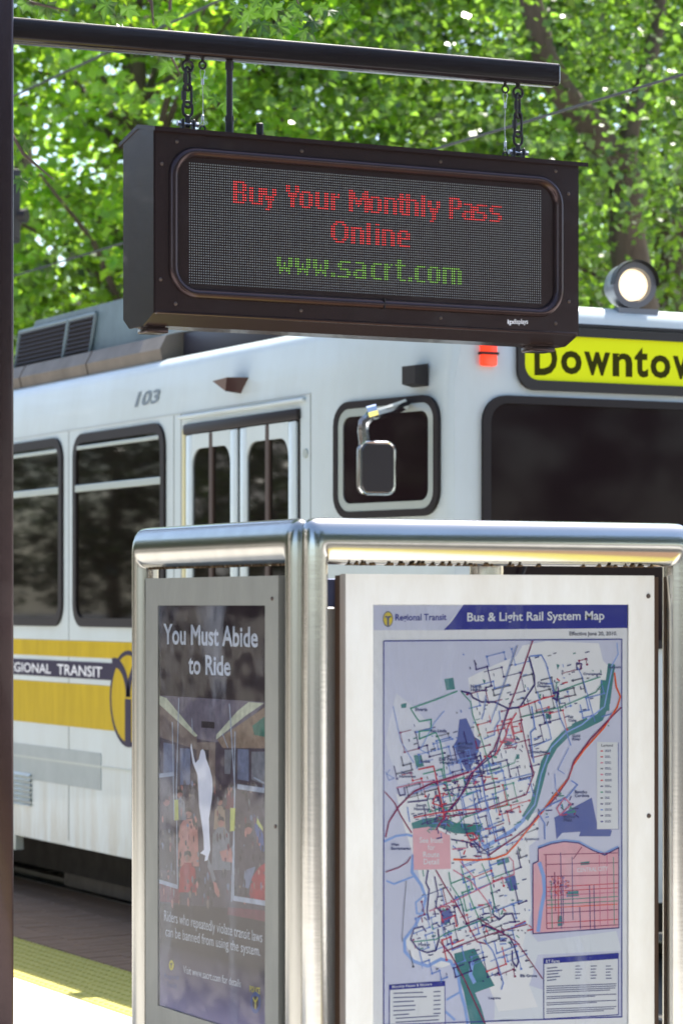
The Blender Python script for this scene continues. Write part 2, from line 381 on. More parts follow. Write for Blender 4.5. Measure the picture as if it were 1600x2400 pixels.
for i, (px, dd, ro, sc_) in enumerate(((60,37,1.1,.9),(620,46,2.4,.95),(1240,46,.4,1.0),(1760,42,4.0,1.1),(-500,40,3.0,1.1))):
    b = base_at(px, dd); t = thing('distant_tree', b, ['tall dark green tree far off beside the dark post at the left edge', 'tall green tree far off in the gap between the chain hangers', 'tall green tree far off above the right end of the beam', 'tall green tree far off past the right edge', 'tall green tree far off past the left edge'][i], 'tree', 'trees in the far row')
    tm = M(); limb(tm, [Vector(b), Vector(b)+Vector((.1,0,4)), Vector(b)+Vector((0,.1,8.5))], .28, .12); obj('trunk', tm, bark, t, 70, recalc=False)
    c = bpy.data.objects.new('crown', (meA, meB, meD)[i % 3]); COL.objects.link(c); c.parent = t; c.rotation_euler.z = ro; c.scale = (sc_,)*3; c.location.z = -1.2
# trees and a pale building across the platform (they show in the tram windows and the steel)
bl = thing('office_building', (-16, 34, -.06), 'pale stucco office building across the platform', 'building')
wb = M().box((-22,8,-.06), (-16,64,11)); obj('wall', wb, stucco, bl)
wm = M()
for fz in (1.2, 4.6, 8.0):
    for y in range(10, 62, 3): wm.box((-16.0, y, fz), (-15.97, y+1.7, fz+2.0))
obj('window_band', wm, glass_dark, bl, kind='stuff')
PL = [((-9,18,.5),'nearest leafy tree across the platform, opposite the train windows'),((-10.5,25,2.2),'second leafy tree across the platform'),((-8.5,32,1.2),'third leafy tree across the platform'),((-10,40,3.3),'fourth leafy tree across the platform'),((-9,50,4.1),'farthest leafy tree across the platform'),
 ((-6,-9,.2),'leafy tree behind the viewer at the left'),((0,-12,1.9),'leafy tree straight behind the viewer'),((6,-10,3.9),'leafy tree behind the viewer near the track'),((12.5,-13,5.1),'leafy tree behind the viewer beyond the track'),((18,-11,.9),'leafy tree far behind the viewer at the right'),((-12,6,2.7),'leafy tree to the left of the viewer')]
for i, ((x, y, ro), lb) in enumerate(PL):
    t = thing('platform_tree', (x, y, -.02), lb, 'tree', 'trees around the platform')
    tm = M(); limb(tm, [(x,y,-.02),(x+.1,y,3),(x,y+.1,7)], .2, .1); obj('trunk', tm, bark, t, 70, recalc=False)
    c = bpy.data.objects.new('crown', (meA, meB)[i % 2]); COL.objects.link(c); c.parent = t; c.rotation_euler.z = ro; c.scale = (1.25,1.25,1.0 if y > 10 else 1.35); c.location.z = -1.9
    c.material_slots[0].link = 'OBJECT'; c.material_slots[0].material = leaf_dark

# ================================================================== TRAIN
XS = 5.877; CX = 7.2; YC = 11.76; TA = R(11); YF = 10.795; XF = XS+.983*math.sin(TA)
TB = Vector((CX, 20, 0)); train = thing('light_rail_train', tuple(TB), 'white light rail train with gold stripe and yellow destination sign on its front', 'train')
def PS(u, v, w): return (XS-w, u, v)          # side wall: u = Y
def PF(u, v, w): return (u, YF-w, v)          # front: u = X
td = Vector((math.sin(TA), -math.cos(TA), 0)); tn = Vector((-math.cos(TA), -math.sin(TA), 0)); tp = Vector((XS, YC, 0))
def PT(u, v, w): p = tp + td*u + tn*w; return (p.x, p.y, v)       # tapered cab side
def onT(px, py):
    d = ray(px, py); t = (tp.dot(tn))/(d.dot(tn)); h = d*t; return ((Vector((h.x,h.y,0))-tp).dot(td), EYE+d.z*t)
# body: stations along Y with half width, section profile
ZW = 2.76; ZR = 3.0
def section(y, hw, drop=0):
    ZR = 3.0-drop; P = [(hw, .37), (hw, .9), (hw, min(ZW, ZR-.05)), (hw-.035, ZR)]
    for i in range(1, 5): a = R(90*i/4); P.append((hw-.035-.11+.11*math.cos(a), ZR+.085*math.sin(a)))
    P += [(hw*.5, 3.13-drop)]
    L = [(CX-a, y, z) for a, z in P]; return L + [(CX+a, y, z) for a, z in reversed(P)]
HW = CX-XS; HF = CX-XF
body = M(); body.loft([section(36, HW), section(YC, HW), section(YC-.35, HW-.35*math.tan(TA)), section(YF+.09, HF+.010), section(YF+.045, HF+.002, .015), section(YF+.018, HF-.012, .035), section(YF, HF-.035, .07)], train_white)
bo = obj('body', body, train_white, train, angle=28)
# seam lines, crease, lower panel, vents
lo = M()
u0, v0 = onX(29, 1767, XS); u1, v1 = onX(306, 1807, XS); zc = (v0+v1)/2
lo.box((XS-.006, YC, zc-.008), (XS+.01, 36, zc+.004), trim_alu)
obj('crease_strip', lo, trim_alu, train)
zs = .40
hp = M()
ya, za = onX(24, 1739, XS); yb, zb = onX(238, 1764, XS); _, zd = onX(240, 1853, XS)
ya += .6
hp.plate(rrect(yb, zd, ya, za, .01), PS, -.002, .004, train_grey); 
obj('service_hatch', hp, train_grey, train)
vt = M()
yv0 = onX(76, 1850, XS)[0]
for i in range(7):
    z = onX(60, 1816+11.5*i, XS)[1]
    vt.add([(XS-.005, yv0, z+.012),(XS-.005, yv0+.9, z+.012),(XS-.022, yv0+.9, z-.002),(XS-.022, yv0, z-.002),(XS-.004, yv0, z-.006),(XS-.004, yv0+.9, z-.006)], [(0,1,2,3),(3,2,5,4)])
obj('vent_louvre', vt, train_white, train, kind=None)
vb = M(); vb.box((XS-.003, yv0, onX(60,1812,XS)[1]-.17), (XS+.01, yv0+.9, onX(60,1812,XS)[1]+.01)); obj('vent_shade_plate', vb, train_grey, train)  # flat grey plate stands in for the shade between the slats
# gold livery
def zside(py, px=29): return onX(px, py, XS)[1]
yb1 = onX(303, 1620, XS)[0]
bands = [(1497,1533,gold),(1533,1543,train_white),(1543,1580,navy),(1580,1592,train_white),(1592,1688,gold)]
for a, b, m_ in bands:
    if m_ is train_white: continue
    q = M(); q.plate([(yb1-2.6, zside(a)), (36, zside(a)), (36, zside(b)), (yb1-2.6 if m_ is gold else yb1, zside(b))] if m_ is gold else [(yb1, zside(a)), (36, zside(a)), (36, zside(b)), (yb1, zside(b))], PS, -.001, .0035 if m_ is gold else .004)
    q.v = [(p[0], max(p[1], YC+.02), p[2]) for p in q.v]
    obj('livery_stripe', q, m_, train)
# emblem
zc_ = zside(1617); em = M(); yc = yb1; rr_ = .265
em.plate(disc(yc, zc_, rr_, 40), PS, .001, .0050, navy); em.sheet(disc(yc, zc_, rr_*.90, 40), PS, .0056, gold)
def arc(c, r, a0, a1, n=14): return [(c[0]+r*math.cos(R(a0+(a1-a0)*i/n)), c[1]+r*math.sin(R(a0+(a1-a0)*i/n))) for i in range(n+1)]
em.line([(yc, zc_-rr_*.92), (yc, zc_)], rr_*.34, PS, .0062, navy)
em.line(arc((yc+rr_*.72, zc_+.01), rr_*.70, 180, 78), rr_*.2, PS, .0063, navy); em.line(arc((yc-rr_*.72, zc_+.01), rr_*.70, 0, 102), rr_*.2, PS, .0063, navy)
obj('emblem', em, navy, train)
lt = M()
def qside(p): return [onX(a, b, XS) for a, b in p]
text(lt, 'TRANSIT', qside([(137,1581),(242,1588),(242,1563),(137,1556)]), PS, .006, white_print, .012)
obj('livery_lettering', lt, white_print, train, recalc=False); lt = M()
a = onX(122, 1580, XS); wid = (onX(137,1580,XS)[0]-onX(242,1580,XS)[0])*8/7; z0 = onX(137,1580,XS)[1]; z1 = onX(137,1557,XS)[1]
text(lt, 'REGIONAL', [(a[0]+wid, z0), (a[0], z0), (a[0], z1), (a[0]+wid, z1)], PS, .006, white_print, .012)
obj('livery_lettering', lt, white_print, train, recalc=False)
nm = M(); text(nm, '103', qside([(312,955),(367,944),(371,911),(318,918)]), lambda u,v,w: (XS-w+(v-ZW)*.035/(ZR-ZW)*(1 if v > ZW else 0), u, v), .004, mat('number_grey', (.16,.19,.21), .5), .03)
obj('car_number', nm, None, train, recalc=False)
# side windows
def window(ya, yb, za, zb, first=False):
    w = M(); w.ring(rrect(ya, za, yb, zb, .13, 6), rrect(ya+.05, za+.05, yb-.05, zb-.05, .09, 6), PS, -.002, .016)
    wo_ = obj('window', w, rubber, train)
    p = M(); p.plate(rrect(ya+.048, za+.048, yb-.048, zb-.048, .09, 6), PS, -.001, .006); obj('pane', p, glass_dark, wo_)
    t = M(); zt = zb-.30
    t.bbox((XS-.020, ya+.045, zt-.028), (XS-.004, yb-.045, zt+.012), .004, 1); obj('transom', t, trim_alu, wo_)
    t = M(); t.bbox((XS-.018, ya+.07, zb-.088), (XS-.004, yb-.07, zb-.066), .003, 1); obj('hopper_rail', t, trim_alu, wo_)
    return wo_
y2b, y2a = onX(176, 1240, XS)[0], onX(390, 1240, XS)[0]
zt_ = (onX(200,1013,XS)[1]+onX(370,996,XS)[1])/2; zb_ = onX(250, 1470, XS)[1]
window(y2a, y2b, zb_, zt_); pit = 1.49
y1a = onX(150, 1240, XS)[0]
for k in range(12): window(y1a+pit*k, y1a+pit*k+(y2b-y2a), zb_, zt_)
# door with four folding leaves
yd0, yd1 = onX(439, 1100, XS)[0], onX(704, 1100, XS)[0]; zdt = (onX(445,994,XS)[1]+onX(690,960,XS)[1])/2
d = M(); d.plate([(yd1,.45),(yd0,.45),(yd0,zdt),(yd1,zdt)], PS, -.001, .003); door = obj('door', d, matte_black, train)
h = M(); h.bbox((XS-.026, yd1-.01, zdt-.055), (XS, yd0+.01, zdt), .012, 2); obj('door_header', h, rubber, door)
h = M(); h.bbox((XS-.02, yd0-.01, .5), (XS, yd0+.035, zdt-.02), .01, 2); obj('door_jamb', h, mat('jamb_yellow', (.62,.56,.32), .5), door)
W = (yd0-yd1)
for i in range(4):
    a0 = yd1+W*i/4+ (.018 if i in (0,2) else .012); a1 = yd1+W*(i+1)/4-(.018 if i in (1,3) else .012)
    lf = M(); zt2 = zdt-.058
    inner_hi = a1 if i in (0,2) else a1-.075; inner_lo = a0+.075 if i in (0,2) else a0
    # each leaf: stile on one side, rail above and below, glass to the fold
    if i in (0,2): lf.bbox((XS-.018, a0, .5), (XS-.002, a0+.08, zt2), .006, 2)
    else: lf.bbox((XS-.018, a1-.08, .5), (XS-.002, a1, zt2), .006, 2)
    g0, g1 = (a0+.08, a1) if i in (0,2) else (a0, a1-.08)
    lf.box((XS-.017, g0, zt2-.075), (XS-.002, g1, zt2)); lf.box((XS-.017, g0, .5), (XS-.002, g1, .85))
    # rounded upper glass corner
    r_ = .09; cc = (g0, zt2-.075) if i in (0,2) else (g1, zt2-.075); s_ = 1 if i in (0,2) else -1
    lp = [cc]+[(cc[0]+s_*r_*(1-math.sin(R(t))), cc[1]-r_*(1-math.cos(R(t)))) for t in range(0, 91, 15)]
    lf.plate(lp, PS, .002, .0165)
    lo_ = obj('door_leaf', lf, train_white, train); lo_.parent = door
    pn = M(); pn.plate([(g0-.005,.84),(g1+.005,.84),(g1+.005,zt2-.065),(g0-.005,zt2-.065)], PS, .0032, .008); obj('door_pane', pn, glass_dark, door)
for i in (1, 3):
    yy = yd1+W*i/4; r = M(); r.bbox((XS-.02, yy-.022, .5), (XS-.003, yy+.022, zdt-.058), .005, 1); obj('fold_seal', r, door_brown, door)
# small fittings on the side
tr_ = M(); c1 = onX(533, 898, XS); c2 = onX(577, 882, XS); c3 = onX(562, 926, XS)
tr_.loft([[PS(*onX(536,897,XS), -.02), PS(*onX(575,884,XS), -.02), PS(*onX(561,923,XS), -.02)], [PS(*onX(540,895,XS), .10), PS(*onX(574,886,XS), .10), PS(*onX(562,918,XS), .08)]])
obj('door_camera', tr_, mat('brown_plastic', (.06,.025,.02), .35), train)
lk = M(); q = onX(717,1063,XS); lk.plate(disc(q[0], q[1], .022, 14), PS, 0, .008); obj('key_switch', lk, trim_alu, train)
for pxs in (162, 408, 425, 728):
    ys_ = onX(pxs, 1300, XS)[0]; q = M(); q.box((XS-.0015, ys_-.004, .40), (XS+.004, ys_+.004, ZW-.005)); obj('panel_seam', q, mat('seam_grey', (.20,.22,.22), .6), train)
q = M(); q.box((XS-.003, YC+.02, ZW-.006), (XS+.004, 36, ZW+.001)); obj('roof_rail_seam', q, mat('seam_pale', (.42,.46,.47), .5), train)
q = M(); q.bbox((XS-.022, yd1-.06, zdt+.03), (XS-.001, yd0+.08, zdt+.048), .004, 1); obj('drip_rail', q, train_white, train)
# cab side window
w0 = onT(786, 940); w1 = onT(1033, 930)
zt3 = (onT(840,940)[1]+onT(980,928)[1])/2; zb3 = onT(900, 1213)[1]; ua, ub = onT(786,1080)[0], onT(1031,1080)[0]
w = M(); w.ring(rrect(ua, zb3, ub, zt3, .11, 6), rrect(ua+.032, zb3+.032, ub-.032, zt3-.032, .08, 6), PT, -.002, .016); cw = obj('cab_window', w, rubber, train)
w = M(); w.ring(rrect(ua+.033, zb3+.033, ub-.033, zt3-.033, .08, 6), rrect(ua+.07, zb3+.07, ub-.07, zt3-.07, .05, 6), PT, .001, .012); obj('cab_window_trim', w, trim_alu, cw)
w = M(); w.plate(rrect(ua+.068, zb3+.068, ub-.068, zt3-.068, .05, 6), PT, 0, .006); obj('pane', w, glass_dark2, cw)
# front: destination sign, windscreen, lamps
fr = M(); xl = onY(1208, 850, YF)[0]; xr = 2*CX-xl; zt4 = onY(1400, 772, YF)[1]; zb4 = onY(1400, 921, YF)[1]
fr.ring(rrect(xl, zb4, xr, zt4, .09, 6), rrect(xl+.035, zb4+.045, xr-.035, zt4-.04, .07, 6), PF, -.002, .022); ds = obj('destination_sign', fr, matte_black, train)
fr = M(); fr.plate(rrect(xl+.03, zb4+.04, xr-.03, zt4-.035, .07, 6), PF, 0, .008); obj('sign_blind', fr, dest_yellow, ds)
tx = M()
def qf(px0, px1, pt, pb, Y=YF): return [onY(px0,pb,Y), onY(px1,pb,Y), onY(px1,pt,Y), onY(px0,pt,Y)]
text(tx, 'D', qf(1249,1303,802,880), PF, .0088, dest_ink, .035)
cur = onY(1311, 880, YF)[0]; zlo = onY(1450, 883, YF)[1]; zx = onY(1450, 828, YF)[1]
for ch, wd, hh in (('o',.112,1),('w',.142,1),('n',.108,1),('t',.075,1.3),('o',.112,1),('w',.142,1),('n',.108,1)):
    text(tx, ch, [(cur,zlo),(cur+wd,zlo),(cur+wd,zlo+(zx-zlo)*hh),(cur,zlo+(zx-zlo)*hh)], PF, .0088, dest_ink, .03); cur += wd+.012
obj('sign_lettering', tx, matte_black, ds, recalc=False)
wx = onY(1127, 1100, YF)[0]; wxr = 2*CX-wx; wz = onY(1400, 936, YF)[1]
ws = M(); ws.ring(rrect(wx, 1.55, wxr, wz, .12, 6), rrect(wx+.04, 1.59, wxr-.04, wz-.035, .09, 6), PF, -.002, .02); wso = obj('windscreen', ws, rubber, train)
ws = M(); ws.plate(rrect(wx+.038, 1.588, wxr-.038, wz-.033, .09, 6), PF, 0, .007); obj('pane', ws, glass_dark2, wso)
ws = M(); ws.tube([(wx+.07, YF-.03, 1.6), (wx+.22, YF-.035, 1.95)], .007, 6); obj('wiper', ws, black_steel, wso)
# roof lip band on the front: black seam
rb = M(); rb.bbox((XF+.04, YF-.006, zt4+.004), (2*CX-XF-.04, YF+.02, zt4+.022), .003, 1); obj('roof_seam', rb, matte_black, train)
rl = M(); q = qf(1121,1159,800,858); rl.bbox((q[0][0], YF-.03, q[0][1]), (q[1][0], YF, q[2][1]), .012, 2); mo = obj('marker_lamp', rl, red_lens, train, label='red marker lamp left of the destination sign')
rl = M(); zm_ = (q[0][1]+q[2][1])/2; rl.bbox((q[0][0]-.004, YF-.033, zm_-.006), (q[1][0]+.004, YF, zm_+.006), .002, 1); obj('lamp_rib', rl, rubber, mo)
bk = M(); a = onT(966, 856); b = onT(1003, 905); bk.loft([[PT(a[0],a[1],0),PT(b[0],a[1],0),PT(b[0],b[1],0),PT(a[0],b[1],0)],[PT(a[0]+.01,a[1]-.01,.07),PT(b[0]-.01,a[1]-.01,.07),PT(b[0]-.01,b[1]+.01,.07),PT(a[0]+.01,b[1]+.01,.07)]]); obj('turn_lamp', bk, matte_black, train)
# mirror and arm
dm_ = 12.35
def mp(px, py, dd=dm_): return at(px, py, dd)
arm = M(); arm.tube([mp(992,925,12.7), mp(960,945,12.6), mp(905,965,12.45), mp(866,975), mp(852,990), mp(850,1010), mp(856,1050), mp(862,1092)], .026, 8)
arm.tube([mp(884,962), mp(862,968)], .03, 8)
mi = obj('mirror_arm', arm, chrome, train)
mc = mp(880, 1098); ax = Vector((.97,-.24,0)); nx = Vector((-.24,-.97,0))
def PM(u, v, w): p = mc + ax*u + nx*w; return (p.x, p.y, p.z+v)
mr_ = M(); mr_.loft([[PM(u*.88,v*.92,.05) for u,v in rrect(-.080,-.115,.080,.115,.035,5)], [PM(u,v,.02) for u,v in rrect(-.080,-.115,.080,.115,.035,5)], [PM(u,v,-.03) for u,v in rrect(-.080,-.115,.080,.115,.035,5)]])
obj('mirror_housing', mr_, mat('mirror_grey', (.035,.03,.035), .25, .2), mi)
mr_ = M(); mr_.tube([PM(u,v,.028) for u,v in rrect(-.078,-.113,.078,.113,.035,5)], .008, 6, closed=True); obj('mirror_rim', mr_, chrome, mi)
# roof headlight
hc = Vector((onY(1481, 669, YF+.05)[0], YF+.05, onY(1481, 669, YF+.05)[1])); hd = Vector((-.20,-.97,-.05)).normalized(); hx = hd.cross(Vector((0,0,1))).normalized(); hz = hx.cross(hd)
def circ(c, r, n=28): return [tuple(c+hx*r*math.cos(2*math.pi*i/n)+hz*r*math.sin(2*math.pi*i/n)) for i in range(n)]
hl = M(); hl.loft([circ(hc-hd*.20,.03), circ(hc-hd*.19,.07), circ(hc-hd*.10,.102), circ(hc+hd*.0,.109), circ(hc+hd*.03,.107), circ(hc+hd*.03,.080), circ(hc-hd*.02,.076)], cap=True)
hl.tube([hc-hd*.02, (hc.x+.03, hc.y+.03, 3.06)], .03, 8); hl.box((hc.x-.09, hc.y-.02, 3.06), (hc.x+.13, hc.y+.16, 3.13))
ho = obj('headlight', hl, mat('headlight_grey', (.16,.17,.20), .35, .4), train, label='round lit headlight standing on the roof')
hv = M(); n_ = 14; rA = [hc+hx*.110*math.cos(math.pi*i/n_)+hz*.110*math.sin(math.pi*i/n_) for i in range(n_+1)]
hv.add([tuple(p) for p in rA]+[tuple(p+hd*.06) for p in rA]+[tuple(p+hz*.006) for p in rA]+[tuple(p+hd*.06+hz*.006) for p in rA], [(i,i+1,n_+2+i,n_+1+i) for i in range(n_)]+[(2*(n_+1)+i,2*(n_+1)+i+1,3*(n_+1)+i+1,3*(n_+1)+i) for i in range(n_)]); obj('headlight_visor', hv, black_steel, ho)
hg = M(); hg.loft([circ(hc-hd*.012,.0765), circ(hc+hd*.006,.073), circ(hc+hd*.018,.045), circ(hc+hd*.022,.01)]); obj('headlight_lens', hg, lamp_glow, ho)
# roof equipment
def roofbox(name, pa, pb, X0, X1, zlow, m_):     # box whose near top edge runs between two photo points
    return None
ru = M()      # resistor unit with sloping end: side profile in (Y,Z) on plane X = 6.05
XR = 6.10
prof = [onX(29,842,XR), onX(84,752,XR), onX(225,718,XR), onX(330,690,XR), onX(400,720,XR), onX(400,790,XR)]
ytop = onX(84,752,XR)
zt5 = ytop[1]
pf = [(onX(26,842,XR)[0], 3.13), (ytop[0], zt5), (onX(360,700,XR)[0], zt5), (onX(372,760,XR)[0]-.1, 3.13)]
def PR(u, v, w): return (XR-w, u, v)
ru.loft([[(XR, u, v) for u, v in pf], [(XR+1.6, u, v) for u, v in pf]], roof_teal)
ruo = obj('roof_unit', ru, roof_teal, train)
yA, yB = onX(40, 830, XR)[0], onX(130, 830, XR)[0]
zl0, zl1 = 3.17, zt5-.05
for (pa, pb) in (((36,148)), ((150,212))):
    ya_, yb_ = onX(pa, 800, XR)[0], onX(pb, 800, XR)[0]
    q0 = (pf[1][0]-pf[0][0])/(pf[1][1]-pf[0][1])
    sh = lambda z: (z-zl0)*(-.42)
    lv = M(); lv.add([(XR-.004, ya_+sh(zl0), zl0),(XR-.004, yb_+sh(zl0), zl0),(XR-.004, yb_+sh(zl1), zl1),(XR-.004, ya_+sh(zl1), zl1)], [(0,1,2,3)]); lo_ = obj('louvre_panel', lv, matte_black, ruo)
    fr_ = M(); c_ = [(ya_+sh(zl0), zl0),(yb_+sh(zl0), zl0),(yb_+sh(zl1), zl1),(ya_+sh(zl1), zl1)]
    for i in range(4): fr_.tube([(XR-.01, *c_[i]), (XR-.01, *c_[(i+1) % 4])], .012, 6)
    obj('louvre_panel_frame', fr_, roof_teal, ruo)
    sl_ = M(); N_ = 11
    for i in range(N_):
        z = zl0+(zl1-zl0)*(i+.5)/N_; sl_.add([(XR-.004, ya_+sh(z), z+.012),(XR-.004, yb_+sh(z), z+.012),(XR-.022, yb_+sh(z), z-.008),(XR-.022, ya_+sh(z), z-.008)], [(0,1,2,3)])
    obj('louvre_blades', sl_, mat('louvre_dark', (.05,.035,.033), .5), ruo, recalc=False)
# brown duct in front of it
XD = 5.98
dk = M(); y0_, z0_ = onX(20,852,XD); y1_, z1_ = onX(383,775,XD)
for k in range(5):
    a = y1_+(y0_+3-y1_)*k/5; b = y1_+(y0_+3-y1_)*(k+1)/5-.02
    dk.loft([[(XD+.2, t, 3.05),(XD, t, 3.06),(XD-.02, t, 3.14),(XD+.02, t, 3.215),(XD+.10, t, 3.235),(XD+.2,t,3.235)] for t in (a, b)])
obj('roof_duct', dk, roof_brown, train)
bx_ = M(); ya_, _ = onX(392, 780, XR); yb_, _ = onX(706, 780, XR); bx_.bbox((XR, yb_, 3.08), (XR+2.1, ya_, 3.235), .012, 2); obj('roof_box', bx_, mat('roof_box_dark', (.035,.032,.045), .5), train)
bx_ = M(); bx_.box((XR-.01, yb_, 3.236), (XR+2.1, ya_, 3.25)); obj('roof_box_lid', bx_, train_grey, train)
pn_ = M(); p0 = onY(1375, 728, YF+.9); pn_.tube([(p0[0]-.35,YF+.9,3.15),(p0[0]+.10,YF+.9,3.18)], .045, 10); pn_.box((p0[0]-.1,YF+.85,3.08),(p0[0]-.02,YF+.95,3.14)); obj('roof_horn', pn_, train_grey, train)
# wheel arch skirt drop + underframe
sk = M(); q = onX(40, 1990, XS); sk.box((XS+.0, q[0]+.02, .28), (XS+.05, 36, .371)); obj('skirt', sk, train_lower, train)
uf = M(); uf.box((XS+.35, 11.6, .12), (2*CX-XS-.35, 35, .36)); obj('underframe', uf, under_dark, train)
XB = 6.33; bg_ = M(); ya_, za_ = onX(150, 2038, XB); yb_ = ya_-2.0
bg_.bbox((XB, yb_, onX(150,2076,XB)[1]), (XB+.12, ya_, za_), .01, 2); boo = obj('bogie', bg_, beam_grey, train)
for x in (6.49, 7.92):
    for dy in (.15, 1.85):
        wv = M(); wv.tube([(x-.05, yb_+dy, .36), (x+.07, yb_+dy, .36)], .33, 24); obj('wheel', wv, under_dark, boo)

# ------------------------------------------------------------------ overhead wires
for z, r, lb in ((4.2, .007, 'dark contact wire running low over the middle of the train roof'), (5.53, .009, 'black upper wire crossing the leaves behind the left end of the beam')):
    w = M(); w.tube([(7.2, -10, z), (7.2, 5, z-.01), (7.2, 20, z-.01), (7.2, 35, z-.0), (7.2, 66, z)], r, 6)
    tag(obj('overhead_wire', w, black_steel), lb, 'wire', 'overhead wires above the track')
mp_ = thing('catenary_mast', (9.3, 66, -.02), 'far steel mast carrying the overhead wires', 'mast')
w = M(); w.tube([(9.3,66,-.02),(9.3,66,6.2)], .1, 10); obj('mast_pole', w, black_steel, mp_); w = M(); w.tube([(9.3,66,5.53),(7.1,66,5.53)], .03, 8); obj('mast_arm', w, black_steel, mp_); w = M(); w.tube([(9.3,66,4.2),(7.1,66,4.2)], .03, 8); obj('mast_arm', w, black_steel, mp_)
mp_ = thing('catenary_mast', (9.3, -10, -.02), 'near steel mast carrying the overhead wires, behind the viewer', 'mast')
w = M(); w.tube([(9.3,-10,-.02),(9.3,-10,6.2)], .1, 10); obj('mast_pole', w, black_steel, mp_); w = M(); w.tube([(9.3,-10,5.53),(7.1,-10,5.53)], .03, 8); obj('mast_arm', w, black_steel, mp_); w = M(); w.tube([(9.3,-10,4.2),(7.1,-10,4.2)], .03, 8); obj('mast_arm', w, black_steel, mp_)
# signal lamp whose visor pokes out from behind the dark post
ps = at(6, HOR, 20); sg = thing('signal_post', (ps.x, ps.y, -.02), 'dark signal lamp whose hood pokes out from behind the left post', 'signal')
w = M(); w.tube([(ps.x,ps.y,-.02),(ps.x,ps.y,5.0)], .05, 10); obj('pole', w, black_steel, sg)
w = M(); c = at(18, 480, 20); w.bbox((c.x-.1,c.y-.1,c.z-.25),(c.x+.07,c.y+.1,c.z+.25), .02, 2); obj('lamp_case', w, matte_black, sg)
w = M(); a = at(14, 506, 20); b = at(64, 506, 19.95); w.tube([a, b], .05, 12); a = at(14, 560, 20); b = at(40, 556, 19.95); w.tube([a, b], .045, 12); obj('lamp_hood', w, black_steel, sg)

# ================================================================== POST, BEAM AND DISPLAY
BY = 8.12
post = thing('sign_post', (2.92, BY, 0), 'dark bronze square post with a long beam reaching over the platform', 'post')
p = M(); p.bbox((2.845, BY-.075, 0), (2.995, BY+.075, 4.6), .012, 3); obj('pole', p, bronze, post)
xa, za0 = onY(40, 38, BY-.037); xe, ze0 = onY(1313, 148, BY-.037)
xa = 2.993; Hb = .075
za0 = onY(44, 39, BY-.037)[1]
bm_ = M(); sec = rrect(-.037, -Hb, .037, 0, .013, 4)
bm_.loft([[(x, BY+a, z+b) for a, b in sec] for x, z in ((xa, za0), (xe-.004, ze0))] + [[(xe, BY+a*.9, ze0-.004+b*.9) for a, b in sec]])
obj('beam', bm_, bronze_gloss, post, angle=15)
def beam_bot(x): return za0+(ze0-za0)*(x-xa)/(xe-xa)-Hb
# display case
YS = 8.0; x0, zt = onY(362, 316, YS); x1 = onY(1353, 383, YS)[0]; zb = onY(359, 735, YS)[1]
zt = (onY(362,308,YS)[1]+onY(1366,384,YS)[1])/2; zb = (onY(360,734,YS)[1]+onY(1347,784,YS)[1])/2
DP = .245; yk = YS+DP
disp = thing('message_display', ((x0+x1)/2, YS+DP/2, zb-.03), 'bronze LED message display reading Buy Your Monthly Pass Online, hung from the beam', 'display')
case = M(); pr = [(YS+.004, zb), (YS+.004, zt-.004), (YS+DP/2, zt+.016), (yk, zt-.004), (yk, zb), (yk-.05, zb-.03), (YS+.085, zb-.03)]
case.loft([[(x, a, b) for a, b in pr] for x in (x0+.002, x1-.002)]); obj('case', case, bronze, disp, angle=15)
for x, s in ((x0, -1), (x1, 1)):
    end = M(); c0 = [(YS, zb), (YS, zt), (YS+DP/2, zt+.018), (yk, zt), (yk, zb), (yk-.05, zb-.033), (YS+.085, zb-.033)]
    end.loft([[(x+s*.003, a, b) for a, b in c0], [(x-s*.004, a, b) for a, b in c0]]); obj('end_plate', end, bronze, disp, angle=15)
# roof sheets
rf = M(); t_ = .012
xl_, xr_ = x0-.006, x1+.03
rf.loft([[(x, YS-.018, zt-.006), (x, YS-.018, zt+.008), (x, YS+DP/2, zt+.034), (x, yk+.03, zt-.004), (x, yk+.03, zt-.016), (x, YS+DP/2, zt+.020)] for x in (xl_, xr_)]); obj('roof_plate', rf, bronze, disp, angle=15)
# bottom rail line
btm = M(); btm.bbox((x0+.004, YS-.006, zb-.002), (x1-.004, YS+.02, zb+.008), .003, 1); obj('bottom_rail', btm, bronze, disp)
def PD(u, v, w): return (u, YS-w, v)
xi0 = onY(418,500,YS)[0]; xi1 = onY(1297,500,YS)[0]; zi1 = (onY(446,373,YS)[1]+onY(1267,430,YS)[1])/2; zi0 = (onY(447,675,YS)[1]+onY(1267,722,YS)[1])/2
face = M(); oc = rrect(x0+.002, zb+.006, x1-.002, zt-.002, .002, 9); ic = rrect(xi0-.004, zi0-.004, xi1+.004, zi1+.004, .068, 9)
face.ring(oc, ic, PD, -.003, .003); obj('face_plate', face, bronze, disp, angle=30)
lp_ = M(); outer = rrect(xi0-.034, zi0-.032, xi1+.034, zi1+.032, .095, 9); inner = rrect(xi0, zi0, xi1, zi1, .066, 9)
lp_.ring(outer, inner, PD, 0, 0, prof=[(0,.001),(0,.006),(.12,.013),(.35,.018),(.6,.017),(.82,.011),(.95,.003),(1,-.008),(1,-.02)]); obj('bezel', lp_, bronze, disp, angle=50)
sm = M(); xm = onY(896, 708, YS)[0]; sm.box((xm-.0015, YS-.0185, zi0-.033), (xm+.0015, YS+.0, zi0+.001)); obj('bezel_seam', sm, matte_black, disp)
scn = M(); scn.plate(rrect(xi0-.002, zi0-.002, xi1+.002, zi1+.002, .066, 9), PD, -.012, -.006); so_ = obj('screen', scn, screen_black, disp)
